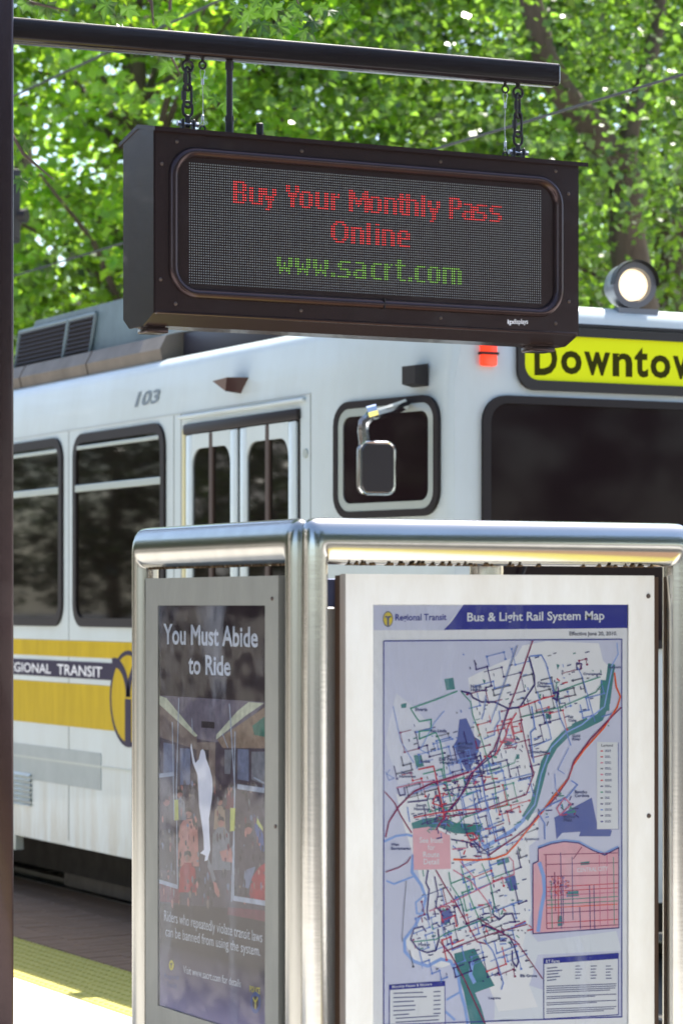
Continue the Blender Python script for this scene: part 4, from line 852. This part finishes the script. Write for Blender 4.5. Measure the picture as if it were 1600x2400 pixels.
Ls = [
 (MAR,6,[(875,238),(840,340),(800,460),(770,540),(735,640),(695,740),(610,830),(560,930),(480,1030),(430,1108)]),(IND,7,[(858,312),(882,400),(884,440),(850,490),(815,545),(762,550),(700,520),(640,520),(600,500),(590,480),(545,470)]),
 (IND,5,[(762,550),(730,650),(700,760),(650,800),(590,850),(530,980),(500,1010),(470,1040)]),(LB,5,[(862,310),(915,305),(935,340),(970,470),(1000,590),(1030,660),(1050,720)]),(REDL,5,[(815,545),(920,505),(975,490)]),(GRN,4,[(975,478),(1080,440),(1185,405)]),
 (GRN,4,[(820,590),(1000,545),(1165,475),(1190,440),(1210,432)]),(LB,4,[(1080,360),(1100,400),(1130,500),(1160,610)]),(IND,5,[(1075,340),(1100,345),(1095,370),(1078,372),(1075,340)]),(REDL,6,[(650,770),(700,770),(750,680),(762,630),(800,570)]),
 (ORG_,7,[(1250,385),(1258,450),(1277,495),(1262,545),(1200,640),(1110,740),(1060,810),(1040,870),(970,955),(900,1050),(845,1115),(800,V8+250),(755,V8+298),(700,V8+318),(620,V8+325),(510,V8+322)]),(MAR,6,[(1280,545),(1235,590),(1140,690),(1065,790),(1035,880),(980,960),(900,1040),(860,1090),(800,V8+215),(720,V8+270),(670,V8+305)]),
 (GRN,5,[(530,470),(430,510),(315,550),(340,590),(355,610),(410,600),(408,650),(355,655),(355,690),(430,660),(450,700),(462,760),(470,850),(500,980)]),(GRN,4,[(545,470),(590,520),(600,580),(640,690),(670,790),(700,900),(712,1000)]),
 (RIV,3,[(470,560),(420,620),(360,740),(400,760)]),(LB,3,[(235,540),(270,700),(330,800)]),(MAR,5,[(820,600),(840,700),(860,780),(880,850),(845,945),(740,980),(620,1025),(540,1040),(440,1045)]),(MAR,4,[(815,590),(900,570),(970,565)]),(LB,6,[(870,540),(885,640),(865,660),(870,720),(880,800)]),
 (LB,4,[(895,470),(920,560),(950,640),(960,690),(880,725)]),(LB,5,[(640,870),(660,980),(690,1090),(700,V8+210)]),(LB,4,[(600,930),(610,1010),(650,1110)]),(REDL,5,[(350,830),(420,815),(440,900),(460,1000),(470,1060)]),(PK1,4,[(250,915),(350,890),(480,880),(620,830)]),
 (REDL,5,[(330,V8+130),(430,V8+110),(540,V8+95),(640,V8+90)]),(LB,4,[(590,915),(700,890),(870,850)]),(IND,4,[(470,930),(540,910),(620,912),(700,890)]),(MAR,5,[(195,V8+10),(240,V8+60),(270,V8+120),(300,V8+170),(320,V8+200)]),(MAR,6,[(200,V8+220),(215,V8+150),(260,V8+80),(330,V8+10),(420,890),(580,842)]),
 (LB,3,[(220,830),(205,850),(240,870),(215,880),(200,840)]),(MAR,4,[(200,V8+380),(260,V8+360),(300,V8+335),(315,V8+310)]),(REDL,5,[(430,950),(415,985),(460,1000),(450,950),(430,950)]),(IND,5,[(255,915),(265,950),(290,945),(285,910)]),
 (MAR,5,[(430,V8+370),(470,V8+440),(520,V8+520),(570,V8+610),(620,V8+700),(660,V8+710)]),(PK1,4,[(510,V8+370),(590,V8+420),(640,V8+480),(690,V8+550)]),(PK1,4,[(400,V8+560),(520,V8+510),(700,V8+425),(790,V8+390),(785,V8+330),(765,V8+310)]),(GRN,4,[(545,V8+350),(580,V8+480),(600,V8+530),(640,V8+620),(700,V8+650)]),
 (GRN,4,[(640,V8+340),(680,V8+430),(700,V8+530),(690,V8+570)]),(IND,6,[(690,V8+570),(720,V8+600),(750,V8+575),(780,V8+570),(795,V8+610),(765,V8+610)]),(IND,6,[(640,V8+620),(720,V8+650),(770,V8+680),(790,V8+720),(810,V8+790),(800,V8+815),(782,V8+790),(780,V8+740)]),
 (IND,6,[(440,V8+640),(445,V8+690),(430,V8+740),(390,V8+750),(350,V8+735),(315,V8+690),(330,V8+640),(370,V8+630),(385,V8+655)]),(GRN,4,[(330,V8+700),(430,V8+690),(480,V8+660),(590,V8+620),(680,V8+585)]),(MAR,4,[(460,V8+750),(560,V8+710),(700,V8+660),(850,V8+620)]),
 (MAR,4,[(620,V8+590),(700,V8+640),(800,V8+700),(850,V8+770),(920,V8+870)]),(LB,5,[(650,V8+690),(690,V8+740),(710,V8+790),(740,V8+890),(730,V8+920)]),(IND,5,[(500,V8+230),(560,V8+240),(600,V8+250),(630,V8+290),(680,V8+300),(640,V8+270),(590,V8+225)]),(LB,4,[(630,V8+170),(640,V8+250),(680,V8+270)]),
 (REDL,5,[(570,V8+205),(600,V8+200),(620,V8+225),(590,V8+235),(570,V8+205)]),(PK1,4,[(505,V8+275),(570,V8+270)]),(MAR,5,[(450,V8+700),(500,V8+760),(560,V8+870),(610,V8+980),(655,V8+1075)]),(IND,6,[(395,V8+370),(385,V8+430),(400,V8+460),(390,V8+560),(400,V8+600)]),
 (IND,5,[(425,V8+400),(440,V8+480),(430,V8+540),(450,V8+560)]),(GRN,4,[(370,V8+370),(375,V8+400)]),(GRN,4,[(490,V8+380),(500,V8+440),(540,V8+500),(560,V8+560)]),(LB,5,[(1050,880),(1080,900),(1030,960),(960,990),(900,1030),(930,1080),(930,V8+230)]),(PK1,5,[(1020,960),(1050,990),(1000,1040),(985,1010),(1020,960)]),
 (LB,3,[(1040,730),(1010,790),(990,830),(1020,850)]),(LB,3,[(975,850),(980,920),(1000,950)]),(LB,4,[(720,560),(725,600),(700,640),(700,670),(650,690)]),(LB,4,[(660,490),(650,570),(640,600)]),(LB,3,[(800,260),(760,380),(720,500),(680,620)]),(GREY,2,[(806,258),(745,440),(705,560)]),
 (LB,3,[(325,V8+20),(400,V8-10),(480,V8-30)]),(LB,3,[(545,V8+40),(560,V8+120)]),(IND,5,[(300,V8+60),(390,V8+50),(400,V8+20)]),(GRN,4,[(500,V8+190),(560,V8+130),(620,V8+110)]),(GRN,3,[(680,840),(790,800),(800,770)]),(LB,4,[(300,V8+80),(310,V8+150)]),
 (PK1,3,[(540,V8+330),(610,V8+410)]),(GREY,2,[(295,V8+420),(280,V8+600),(275,V8+700)]),(GRN,4,[(985,430),(975,500)]),(IND,9,[(965,480),(990,475),(985,510),(965,500)]),(GRN,8,[(690,770),(710,775)]),(PK1,10,[(750,690),(790,700)]),
]
for m_, wd, pts in Ls: ln(rt_, pts, wd, w_, m_); w_ += .00001
# inset streets
for v_, m_ in ((300,MAR),(345,MAR),(440,REDL),(460,REDL),(500,GRN),(520,GRN),(535,ORG_),(560,MAR),(605,REDL),(630,MAR),(400,MAR),(480,PK1)):
    ln(rt_, [(940 if v_ > 330 else 925,V8+v_+(10 if v_>430 else 0)),(1265,V8+v_-8)], 3, .0022+v_*1e-7, m_)
for u_, m_, a_, b_ in ((1003,IND,290,640),(1012,IND,400,620),(1055,IND,310,600),(1100,MAR,265,640),(1135,IND,440,640),(1155,IND,440,640),(990,REDL,400,600),(960,GRN,420,640),(1245,GRN,310,620),(1090,IND,540,640),(975,MAR,380,560),(1180,PK1,300,630),(1215,PK1,300,630),(935,MAR,300,640)):
    ln(rt_, [(u_,V8+a_),(u_+(4 if u_ != 1100 else -40),V8+b_ if u_ != 1100 else V8+320)], 3.2, .00227+u_*1e-8, m_)
for q in ([(1030,470),(1085,465),(1086,490),(1032,494)],[(990,580),(1010,580),(1012,625),(990,630)],[(1095,335),(1135,330),(1135,345),(1095,348)]): area(rt_, [(a,b+V8) for a,b in q], .0018, TEAL)
rr = random.Random(4)
for i in range(60):   # small street ends in the inset
    u_ = 950+rr.random()*90; v_ = V8+400+rr.random()*90; a_ = rr.choice(((10,0),(0,12),(7,-7))); ln(rt_, [(u_,v_),(u_+a_[0],v_+a_[1])], 2.6, .0024, rr.choice((REDL,IND,LB,MAR,ORG_)))
for i in range(420):  # station ticks and route numbers too small to read
    u_ = rr.uniform(300, 1240); v_ = rr.uniform(290, V8+880)
    if v_ > V8+230 and u_ > 860: continue
    if 1160 < u_ and 690 < v_ < 1110: continue
    if v_ < 620 and u_ < 520: continue
    if u_ < 500 and V8+170 < v_ < V8+380: continue
    if u_ > 950 and 640 < v_ < 900: continue
    if u_ > 960 and V8+20 < v_: continue
    if u_ < 330 and v_ > V8+380: continue
    a_ = rr.choice(((12,-2),(3,12),(16,-4),(8,2),(2,14),(20,-6))); ln(rt_, [(u_,v_),(u_+a_[0],v_+a_[1])], rr.uniform(2.5,5), .00205, rr.choice((LBL,LBL,LB,IND,GREY,TEAL)))
rw = random.Random(31)
def ok_(u_, v_):
    if not (215 < u_ < 1245 and 275 < v_ < V8+880): return False
    if v_ > V8+225 and u_ > 850: return False
    if u_ > 1150 and 690 < v_ < 1115: return False
    if v_ < 600 and u_ < 560: return False
    if u_ < 505 and V8+165 < v_ < V8+380: return False
    if u_ > 930+ (v_-600)*-.55 + 150 and v_ < 1100 and v_ > 620: return False
    if u_ < 300 and v_ > V8+150: return False
    return not (u_ > 940 and V8+20 < v_)
tl_ = 0
while tl_ < 120:
    u_, v_ = rw.uniform(230,1240), rw.uniform(280,V8+860)
    if not ok_(u_, v_): continue
    ax_ = (.97,-.25) if v_ < V8+100 else (.93,-.36); bx_v = (.22,.975); P_ = [(u_,v_)]; h_ = rw.random() < .5
    for k_ in range(rw.randint(2,6)):
        L_ = rw.uniform(25,95)*rw.choice((1,1,1,-1)); a_ = ax_ if h_ else bx_v; h_ = not h_; q_ = (P_[-1][0]+a_[0]*L_, P_[-1][1]+a_[1]*L_)
        if not ok_(*q_): break
        P_.append(q_)
    if len(P_) < 2: continue
    tl_ += 1; m_ = rw.choice((LB,LB,IND,IND,GRN,MAR,REDL,LB,GREY)); ln(rt_, P_, rw.choice((2.6,3.4,4.4)), .00200, m_)
    for p_ in P_[1:]: ln(rt_, [(p_[0]-5,p_[1]),(p_[0]+5,p_[1]-1)], 7, .0021, m_)
for (cx_, cy_, nn_) in ((450,1050,45),(590,V8+230,35),(770,700,22),(480,V8+20,40),(680,V8+570,20),(1010,1000,22),(760,V8+680,22),(430,V8+560,20),(975,490,18),(600,880,22)):
    for i in range(nn_):
        u_ = cx_+rw.gauss(0,38); v_ = cy_+rw.gauss(0,32); a_ = rw.choice(((26,-6),(5,24),(14,12),(30,-2),(-8,20))); ln(rt_, [(u_,v_),(u_+a_[0],v_+a_[1])], rw.uniform(3,5.5), .0021, rw.choice((IND,LB,MAR,REDL,GRN,IND,LBL)))
obj('map_routes', rt_, None, mp1, recalc=False)
lb_ = M()
for s, x, y, x2, h_ in (('North',590,457,640,17),('Highlands',590,475,668,17),('Elverta',335,562,392,15),('Rio Linda',405,660,480,15),('Robla',360,800,405,13),('Del Paso',446,790,520,15),('Heights',450,808,512,15),('North',272,852,325,14),('Natomas',262,868,338,13),('South',340,V8+80,388,13),('Natomas',330,V8+97,400,13),
  ('McClellan',532,718,600,13),('Business',532,736,598,13),('Park',532,752,566,13),('Citrus',896,440,942,14),('Heights',896,456,956,14),('Orangevale',1106,400,1192,15),('Folsom',1224,366,1278,13),('Fair',1038,595,1062,13),('Oaks',1038,611,1075,13),('Gold',1056,682,1092,13),('River',1056,697,1095,13),
  ('Carmichael',850,756,940,14),('Arden',745,1030,792,13),('Rancho',1068,940,1124,14),('Cordova',1068,957,1134,14),('Mather',1016,V8+132,1072,13),('Field',1016,V8+148,1054,13),('West',224,V8+260,262,13),('Sacramento',224,V8+278,316,13),('Elk Grove',818,V8+863,894,13),('Laguna',672,V8+967,728,14),('Pocket',350,V8+720,404,13),('Rosemont',838,V8+234,904,12)):
    lab(lb_, s, x, y, x2, h_, LBL, .0026, .03)
for i in range(13): ln(lb_, [(1186,745+27*i),(1198,745+27*i)], 5, .0017, (REDL,REDL,PK1,GREY,PK1,REDL,IND,GRN,GREY,IND,LB,IND,BLUE)[i]); [ln(lb_, [(1206,741+27*i+6*j),(1228+rr.random()*10,741+27*i+6*j)], 2.5, .0017, LBL) for j in range(2)]
for i in range(6): ln(lb_, [(236,V8+938+20*i-1),(300+rr.random()*90,V8+932+20*i)], 4, .0021, LBL); ln(lb_, [(420,V8+930+20*i),(452,V8+928+20*i)], 4, .0021, LBL)
for i in range(2): ln(lb_, [(246,V8+1052+18*i),(444,V8+1040+18*i)], 4, .0021, LBL)
for i in range(5):
    y_ = V8+812+14*i; ln(lb_, [(940,y_+10),(980+rr.random()*50,y_+5)], 4, .0021, LBL)
    for x_ in (1070,1140,1210): ln(lb_, [(x_,y_),(x_+20+rr.random()*12,y_-1)], 3.5, .0021, LBL)
for i in range(14):
    y_ = V8+893+9.5*i
    if i in (4,7,10): continue
    ln(lb_, [(938,y_+12),(1258-(rr.random()*120 if i in (3,6,9,13) else rr.random()*8),y_)], 3, .0021, LBL)
ln(lb_, [(192,240),(1284,232),(1284,V8+1045),(192,V8+1082),(192,240)], 4.5, .0019, BLUE)
ln(lb_, [(725,V8+1062),(785,V8+1060)], 4, .0021, LBL)
obj('map_lettering', lb_, None, mp1, recalc=False)
# clear cover, slightly wavy
def cover(name, q, pl, w, parent):
    m = MATS.get('clear_cover')
    if not m:
        m = bpy.data.materials.new('clear_cover'); MATS['clear_cover'] = m; m.use_nodes = True; n, l = m.node_tree.nodes, m.node_tree.links; n.clear()
        o = n.new('ShaderNodeOutputMaterial'); t = n.new('ShaderNodeBsdfTransparent'); g_ = n.new('ShaderNodeBsdfGlossy'); g_.inputs['Roughness'].default_value = .10
        fz = n.new('ShaderNodeFresnel'); fz.inputs[0].default_value = 1.33; mi_ = n.new('ShaderNodeMixShader'); nz = n.new('ShaderNodeTexNoise'); nz.inputs['Scale'].default_value = 5; bp = n.new('ShaderNodeBump'); bp.inputs['Strength'].default_value = .4; bp.inputs['Distance'].default_value = .02
        tc = n.new('ShaderNodeTexCoord'); l.new(tc.outputs['Object'], nz.inputs[0]); l.new(nz.outputs[0], bp.inputs['Height']); l.new(bp.outputs[0], g_.inputs['Normal'])
        t.inputs[0].default_value = (.99,.99,1,1)
        l.new(fz.outputs[0], mi_.inputs[0]); l.new(t.outputs[0], mi_.inputs[1]); l.new(g_.outputs[0], mi_.inputs[2])
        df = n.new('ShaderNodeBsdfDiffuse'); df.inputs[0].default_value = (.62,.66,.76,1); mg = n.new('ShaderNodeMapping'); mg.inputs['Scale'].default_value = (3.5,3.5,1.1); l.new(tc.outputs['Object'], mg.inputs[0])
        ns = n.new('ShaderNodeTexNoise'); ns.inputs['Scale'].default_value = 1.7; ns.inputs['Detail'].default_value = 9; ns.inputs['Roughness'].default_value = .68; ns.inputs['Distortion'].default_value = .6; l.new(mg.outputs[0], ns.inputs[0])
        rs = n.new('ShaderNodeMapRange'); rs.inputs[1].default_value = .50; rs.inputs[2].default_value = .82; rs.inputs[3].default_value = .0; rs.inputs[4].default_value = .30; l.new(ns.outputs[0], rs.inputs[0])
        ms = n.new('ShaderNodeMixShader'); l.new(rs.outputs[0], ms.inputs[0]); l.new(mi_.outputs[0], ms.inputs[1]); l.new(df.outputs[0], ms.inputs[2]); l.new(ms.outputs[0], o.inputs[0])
    mb = M(); mb.sheet(q, pl, w); obj(name, mb, m, parent, recalc=False)
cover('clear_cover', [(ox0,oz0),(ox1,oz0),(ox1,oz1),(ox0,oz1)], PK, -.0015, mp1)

# --- side poster panel
PX = 2.745
def PP(u, v, w): return (PX-w, u, v)
sy0 = onX(342,1400,PX)[0]; sy1 = onX(652,1400,PX)[0]; sz1 = (onX(342,1355,PX)[1]+onX(650,1350,PX)[1])/2; sz0 = .50
qy0 = onX(370,1800,PX)[0]; qy1 = onX(621,1800,PX)[0]; qz1 = 1.751; qz0 = onX(378,2359,PX)[1]
pan = M(); pan.ring([(sy0,sz0),(sy1,sz0),(sy1,sz1),(sy0,sz1)], [(qy0,qz0),(qy1,qz0),(qy1,qz1),(qy0,qz1)], PP, -.03, 0); mp2 = obj('poster_panel', pan, alu_shaded, kiosk)
pan = M(); pan.box((PX+.0301, sy1, sz0), (PX+.05, sy0, sz1)); obj('panel_back', pan, mat('brown_side2', (.10,.06,.04), .5), mp2)
for px, py in ((638,1403),(646,1937)):
    u, v = onX(px, py, PX); s_ = M(); s_.loft([[PP(a,b,0) for a,b in disc(u,v,.005,10)],[PP(a,b,.003) for a,b in disc(u,v,.004,10)]]); obj('screw', s_, bolt_m, mp2)
for yy in (sy0-.03, sy1+.03):
    m_ = M(); m_.bbox((PX+.001, yy-.02, 0), (PX+.028, yy+.02, sz0), .003, 1); obj('panel_leg', m_, alu_shaded, kiosk)
# poster print, traced in an enlargement with origin photo pixel (280,1380)
pg = bpy.data.materials.new('poster_ground'); pg.use_nodes = True; n, l = pg.node_tree.nodes, pg.node_tree.links; b = n['Principled BSDF']; b.inputs['Roughness'].default_value = .6; b.inputs['Specular IOR Level'].default_value = .08
ge = n.new('ShaderNodeNewGeometry'); sx = n.new('ShaderNodeSeparateXYZ'); mr0 = n.new('ShaderNodeMapRange'); mr0.inputs[1].default_value = qz0; mr0.inputs[2].default_value = qz1; ra = n.new('ShaderNodeValToRGB')
l.new(ge.outputs['Position'], sx.inputs[0]); l.new(sx.outputs['Z'], mr0.inputs[0]); l.new(mr0.outputs[0], ra.inputs[0]); l.new(ra.outputs[0], b.inputs['Base Color'])
e = ra.color_ramp.elements; e[0].position = 0; e[0].color = (.26,.23,.38,1); e[1].position = .16; e[1].color = (.022,.013,.020,1); e.new(.07).color = (.12,.10,.18,1)
W1 = -.006; sh_ = M(); sh_.plate([(qy0+.003,qz0-.003),(qy1-.003,qz0-.003),(qy1-.003,qz1+.003),(qy0+.003,qz1+.003)], PP, W1-.004, W1); obj('poster_sheet', sh_, pg, mp2)
def up_(p): return onX(280+p[0]*.4339, 1380+p[1]*.4337, PX+.006)
def pa_(mb, pts, w, m_): w = nx_(w); mb.sheet([up_(p) for p in pts], PP, W1+w, m_)
def pl_(mb, pts, wd, w, m_): w = nx_(w); mb.line([up_(p) for p in pts], wd*.4339/F*6.6*1.9, PP, W1+w, m_)
def pc(n_, c): return mat('poster_'+n_, c, .6, spec=.08, var=.45, vscale=38)
CEIL = pc('ceiling', (.17,.15,.21)); WALL = pc('wall', (.22,.17,.16)); TUBE_ = pc('tube', (.62,.66,.52)); GLS = pc('glass', (.17,.20,.33)); DKP = pc('dark', (.025,.016,.028)); MIDP = pc('mid', (.075,.055,.085)); SKIN = pc('skin', (.36,.16,.15)); CORAL = pc('coral', (.46,.20,.19)); REDP = pc('red', (.34,.015,.035)); WFIG = mat('poster_ghost', (.72,.76,.90), .6, spec=.08, var=.12, vscale=20); POLE = pc('pole', (.42,.48,.62)); TAN = pc('tan', (.30,.22,.17)); YTAG = pc('tag', (.55,.60,.16)); GRY = pc('grey', (.20,.21,.26)); TXT = pc('text', (.62,.68,.80)); ROSE = pc('rosefloor', (.15,.03,.06)); GREENP = pc('green', (.06,.20,.16)); PYE = pc('yellow', (.62,.56,.05)); PBL = pc('blue', (.06,.10,.32))
pt = M()
pa_(pt, [(216,576),(786,612),(800,1740),(225,1700)], .0003, MIDP)
pa_(pt, [(216,576),(786,612),(640,800),(520,830),(420,810),(300,700)], .0005, CEIL)
pa_(pt, [(216,605),(420,800),(420,870),(216,800)], .0007, WALL); pa_(pt, [(786,640),(530,815),(560,860),(786,862)], .0007, TAN); pa_(pt, [(786,690),(720,740),(730,790),(786,800)], .0009, GREENP)
pa_(pt, [(214,576),(256,590),(425,795),(410,800),(214,620)], .0010, TUBE_); pa_(pt, [(700,612),(782,618),(680,688),(525,815),(525,790),(640,660)], .0010, TUBE_)
pa_(pt, [(445,715),(515,720),(515,755),(445,750)], .0010, DKP)
pa_(pt, [(240,830),(300,840),(300,990),(240,1000)], .0009, GLS); pa_(pt, [(330,860),(385,865),(385,1060),(330,1060)], .0009, GLS); pa_(pt, [(640,865),(700,868),(700,1040),(640,1030)], .0009, GLS); pa_(pt, [(715,880),(786,880),(786,1060),(715,1030)], .0009, GRY); pa_(pt, [(570,870),(610,870),(600,1000),(570,1000)], .0009, GRY)
pa_(pt, [(420,830),(520,830),(520,1100),(420,1100)], .0008, WALL); pa_(pt, [(440,870),(485,870),(485,1000),(440,1000)], .0009, DKP)
# seated passengers in the printed picture
def figure(cx, head, w_, top, bot, m_, hm=SKIN):
    pa_(pt, [(cx+head*math.cos(2*math.pi*i/14), top+head*1.35*math.sin(2*math.pi*i/14)) for i in range(14)], .0014, hm)
    pa_(pt, [(cx-head*1.05,top-head*.2),(cx-head*.8,top-head*1.5),(cx,top-head*1.8),(cx+head*.8,top-head*1.5),(cx+head*1.05,top-head*.2),(cx,top-head*.7)], .0015, DKP)
    s_ = top+head*1.5; pa_(pt, [(cx-w_*.35,s_),(cx+w_*.35,s_),(cx+w_*.85,s_+w_*.7),(cx+w_,bot),(cx-w_,bot),(cx-w_*.85,s_+w_*.7)], .0013, m_)
figure(258,18,42,1150,1330,MIDP); figure(255,20,44,1330,1520,DKP,DKP); figure(375,19,58,1215,1500,CORAL); figure(330,15,30,1110,1250,GRY); figure(545,16,32,1150,1300,TAN); figure(552,18,52,1262,1520,GRY); figure(700,20,42,1300,1480,MIDP); figure(372,20,48,1450,1640,REDP); figure(410,13,26,1060,1180,MIDP); figure(600,13,26,1080,1190,ROSE)
rp = random.Random(5)
for i in range(330):
    x_ = rp.uniform(222,780); y_ = rp.uniform(1040,1690); w2 = rp.uniform(4,15); h2 = rp.uniform(8,44)
    if 425 < x_ < 510 and y_ < 1480: continue
    pa_(pt, [(x_,y_),(x_+w2*.6,y_-h2*.3),(x_+w2,y_+h2*.3),(x_+w2*.7,y_+h2),(x_+w2*.1,y_+h2*.7)], .00172, rp.choice((DKP,DKP,MIDP,ROSE,GRY,CORAL,MIDP,WALL,DKP,DKP,GLS,DKP)))
pa_(pt, [(545,1420),(610,1400),(615,1480),(560,1470)], .0016, CORAL); pa_(pt, [(730,1215),(780,1330),(786,1420),(770,1420),(735,1300)], .0016, PBL); pa_(pt, [(740,1225),(778,1290),(778,1310),(738,1260)], .0017, YTAG)
pa_(pt, [(795,1480),(760,1500),(720,1560),(700,1680),(796,1690)], .0016, REDP); pa_(pt, [(680,1520),(740,1500),(700,1620),(670,1610)], .0015, GLS)
pa_(pt, [(220,1590),(330,1620),(330,1700),(222,1690)], .0012, ROSE); pa_(pt, [(590,1720),(798,1740),(798,1800),(585,1760)], .0012, ROSE)
for q, w2 in (([(325,590),(312,1080),(318,1600)],7),([(290,720),(300,1250)],7),([(598,620),(628,1090),(610,1690)],7),([(628,770),(620,1680)],7),([(216,1010),(300,1000)],12),([(640,1068),(786,1090)],14),([(218,1580),(320,1612)],12),([(620,1672),(796,1700)],14),([(560,780),(590,860)],4),([(395,700),(400,780)],4),([(730,1020),(786,1050)],4)): pl_(pt, q, w2, .0018, POLE)
pa_(pt, [(301,1140),(322,1140),(324,1250),(302,1252)], .0020, YTAG); pa_(pt, [(603,1185),(630,1185),(626,1308),(602,1310)], .0020, YTAG)
FIG = [(408,845),(418,920),(425,950),(440,930),(448,885),(457,877),(466,890),(472,930),(488,980),(498,1030),(500,1090),(496,1140),(484,1240),(486,1320),(490,1400),(478,1455),(465,1460),(468,1430),(446,1418),(462,1400),(460,1330),(452,1260),(442,1180),(438,1090),(434,1010),(414,950),(404,870)]
pa_(pt, [(465+(x-465)*1.25, 1160+(y-1160)*1.04) for x, y in FIG], .0022, WFIG)
pa_(pt, [(484,1450),(500,1490),(525,1570),(510,1590),(492,1530),(480,1500)], .0021, GRY); pa_(pt, [(510,1580),(528,1590),(545,1640),(540,1670),(520,1640)], .0022, CORAL)
obj('poster_picture', pt, None, mp2, recalc=False)
px_ = M()
def pt_text(s, x, y, x2, y2, h_, bold=0, m_=TXT): text(px_, s, [up_((x,y)), up_((x2,y2)), up_((x2,y2-h_)), up_((x,y-h_))], PP, W1+.0024, m_, bold)
pt_text('You Must Abide', 243, 300, 752, 318, 112, .02); pt_text('to Ride', 377, 462, 605, 472, 108, .02)
pt_text('Riders who repeatedly violate transit laws', 247, 1812, 776, 1930, 76, -.004); pt_text('can be banned from using the system.', 255, 1895, 765, 2003, 74, -.004); pt_text('Visit www.sacrt.com for details', 350, 2076, 660, 2154, 42, 0.0)
pt_text('POLICE', 708, 2178, 764, 2190, 34, .02, PYE); pt_text('Regional', 250, 2112, 325, 2120, 34, 0, PBL); pt_text('Transit', 260, 2152, 315, 2160, 30, 0, PBL)
for cx, cy, r_, m1, m2 in ((286,2034,13,PYE,DKP),(740,2236,28,PBL,PYE)):
    pa_(px_, [(cx+r_*math.cos(2*math.pi*i/20), cy+r_*2.1*math.sin(2*math.pi*i/20)) for i in range(20)], .0024, m1)
    if r_ > 20: pa_(px_, [(cx+r_*.62*math.cos(2*math.pi*i/20), cy+r_*1.3*math.sin(2*math.pi*i/20)) for i in range(20)], .0026, DKP)
    pl_(px_, [(cx-r_*.5,cy-r_),(cx,cy-r_*.1),(cx,cy+r_*1.2)], 5, .0028, m2); pl_(px_, [(cx+r_*.5,cy-r_),(cx,cy-r_*.1)], 5, .0029, m2)
obj('poster_lettering', px_, None, mp2, recalc=False)
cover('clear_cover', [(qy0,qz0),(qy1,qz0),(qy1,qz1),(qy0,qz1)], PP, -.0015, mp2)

# ================================================================== NEAR TREE WITH HANGING LEAVES
nb = (2.35, 11.6, 0)
near = thing('maple_tree', nb, 'near maple tree whose lobed leaves hang over the beam at the top', 'tree')
tm = M(); limb(tm, [nb, (2.4,11.65,2.5), (2.5,11.6,4.9), (2.4,11.9,7)], .19, .09)
def lp(px, py, d): return at(px, py, d)
limb(tm, [(2.5,11.6,4.6), lp(100,-260,11.4), lp(420,-210,11.0), lp(760,-180,10.8), lp(1050,-220,10.9)], .06, .015, 7)
limb(tm, [(2.5,11.6,4.2), lp(-40,-120,11.3), lp(40,-60,11.2)], .03, .01, 6)
tw = [[lp(420,-210,11), lp(500,-90,10.9), lp(560,-10,10.8)], [lp(640,-190,10.85), lp(660,-80,10.8), lp(700,10,10.8)], [lp(40,-60,11.2), lp(70,5,11.2), lp(160,25,11.2)], [lp(250,-230,11.2), lp(300,-60,11.2), lp(355,5,11.2), lp(360,60,11.2)], [lp(420,-210,12), lp(400,-20,12), lp(395,120,12), lp(425,180,12)], [lp(-10,-60,11.4), lp(20,300,11.5), lp(55,360,11.5), lp(125,420,11.5)]]
for t in tw: tm.tube(t, [.008]*(len(t)-1)+[.003], 5)
obj('trunk', tm, bark, near, angle=70, recalc=False)
crn = crown_mesh('crown', [(1.1,-.2,7.2,2.6,2.6,1.5),(0,0,8.2,2.4,2.4,1.5)], 9000, .13, leaf_near, 21, per=25)
c = bpy.data.objects.new('crown', crn); COL.objects.link(c); c.parent = near
# one lobed leaf
ang = [-90, -62, -40, -18, 4, 22, 40, 60, 76, 90, 104, 120, 140, 158, 176, 198, 220, 242]
rad = [.10, .42, .34, .72, .50, .62, 1.0-.05, .50, .66, 1.12, .66, .50, .95, .62, .50, .72, .34, .42]
LV = [(0,0,0)]+[(r_*math.cos(R(a)), r_*math.sin(R(a)), .10*math.sin(a*.13)*r_-.10*r_*r_) for a, r_ in zip(ang, rad)]
lm_ = bpy.data.meshes.new('leaf'); lm_.from_pydata([(x*.06,y*.06,z*.06) for x,y,z in LV], [], [(0, i+1, (i+1) % len(ang)+1) for i in range(len(ang))])
a_ = lm_.attributes.new('tint', 'FLOAT', 'FACE'); a_.data.foreach_set('value', [.35]*len(lm_.polygons)); lm_.materials.append(leaf_near)
nbv = Vector(nb); rr = random.Random(12)
spots = [(555,15,10.8),(585,30,10.8),(612,55,10.75),(640,20,10.8),(668,35,10.8),(600,5,10.9),(700,30,10.8),(735,50,10.75),(748,15,10.8),(690,5,10.9),(655,62,10.7),(715,70,10.75),(770,25,10.85),(625,-5,10.8),(575,45,11),
  (60,8,11.2),(110,15,11.2),(300,20,11.2),(385,38,11.2),(275,40,11.3),(440,170,12),(480,205,12),(505,230,12.1),(455,215,12.1),(392,150,12),(530,240,12.1),(52,420,11.5),(250,10,11.3),(800,18,11),(60,330,11.5)]
for i, (px, py, d_) in enumerate(spots):
    o = bpy.data.objects.new('leaf', lm_); COL.objects.link(o); o.parent = near; o.location = at(px, py, d_)-nbv
    o.rotation_euler = (R(90+rr.uniform(-45,45)), R(180+rr.uniform(-50,50)), -YAW+rr.uniform(-.6,.6)); s_ = rr.uniform(.75,1.25); o.scale = (s_,)*3
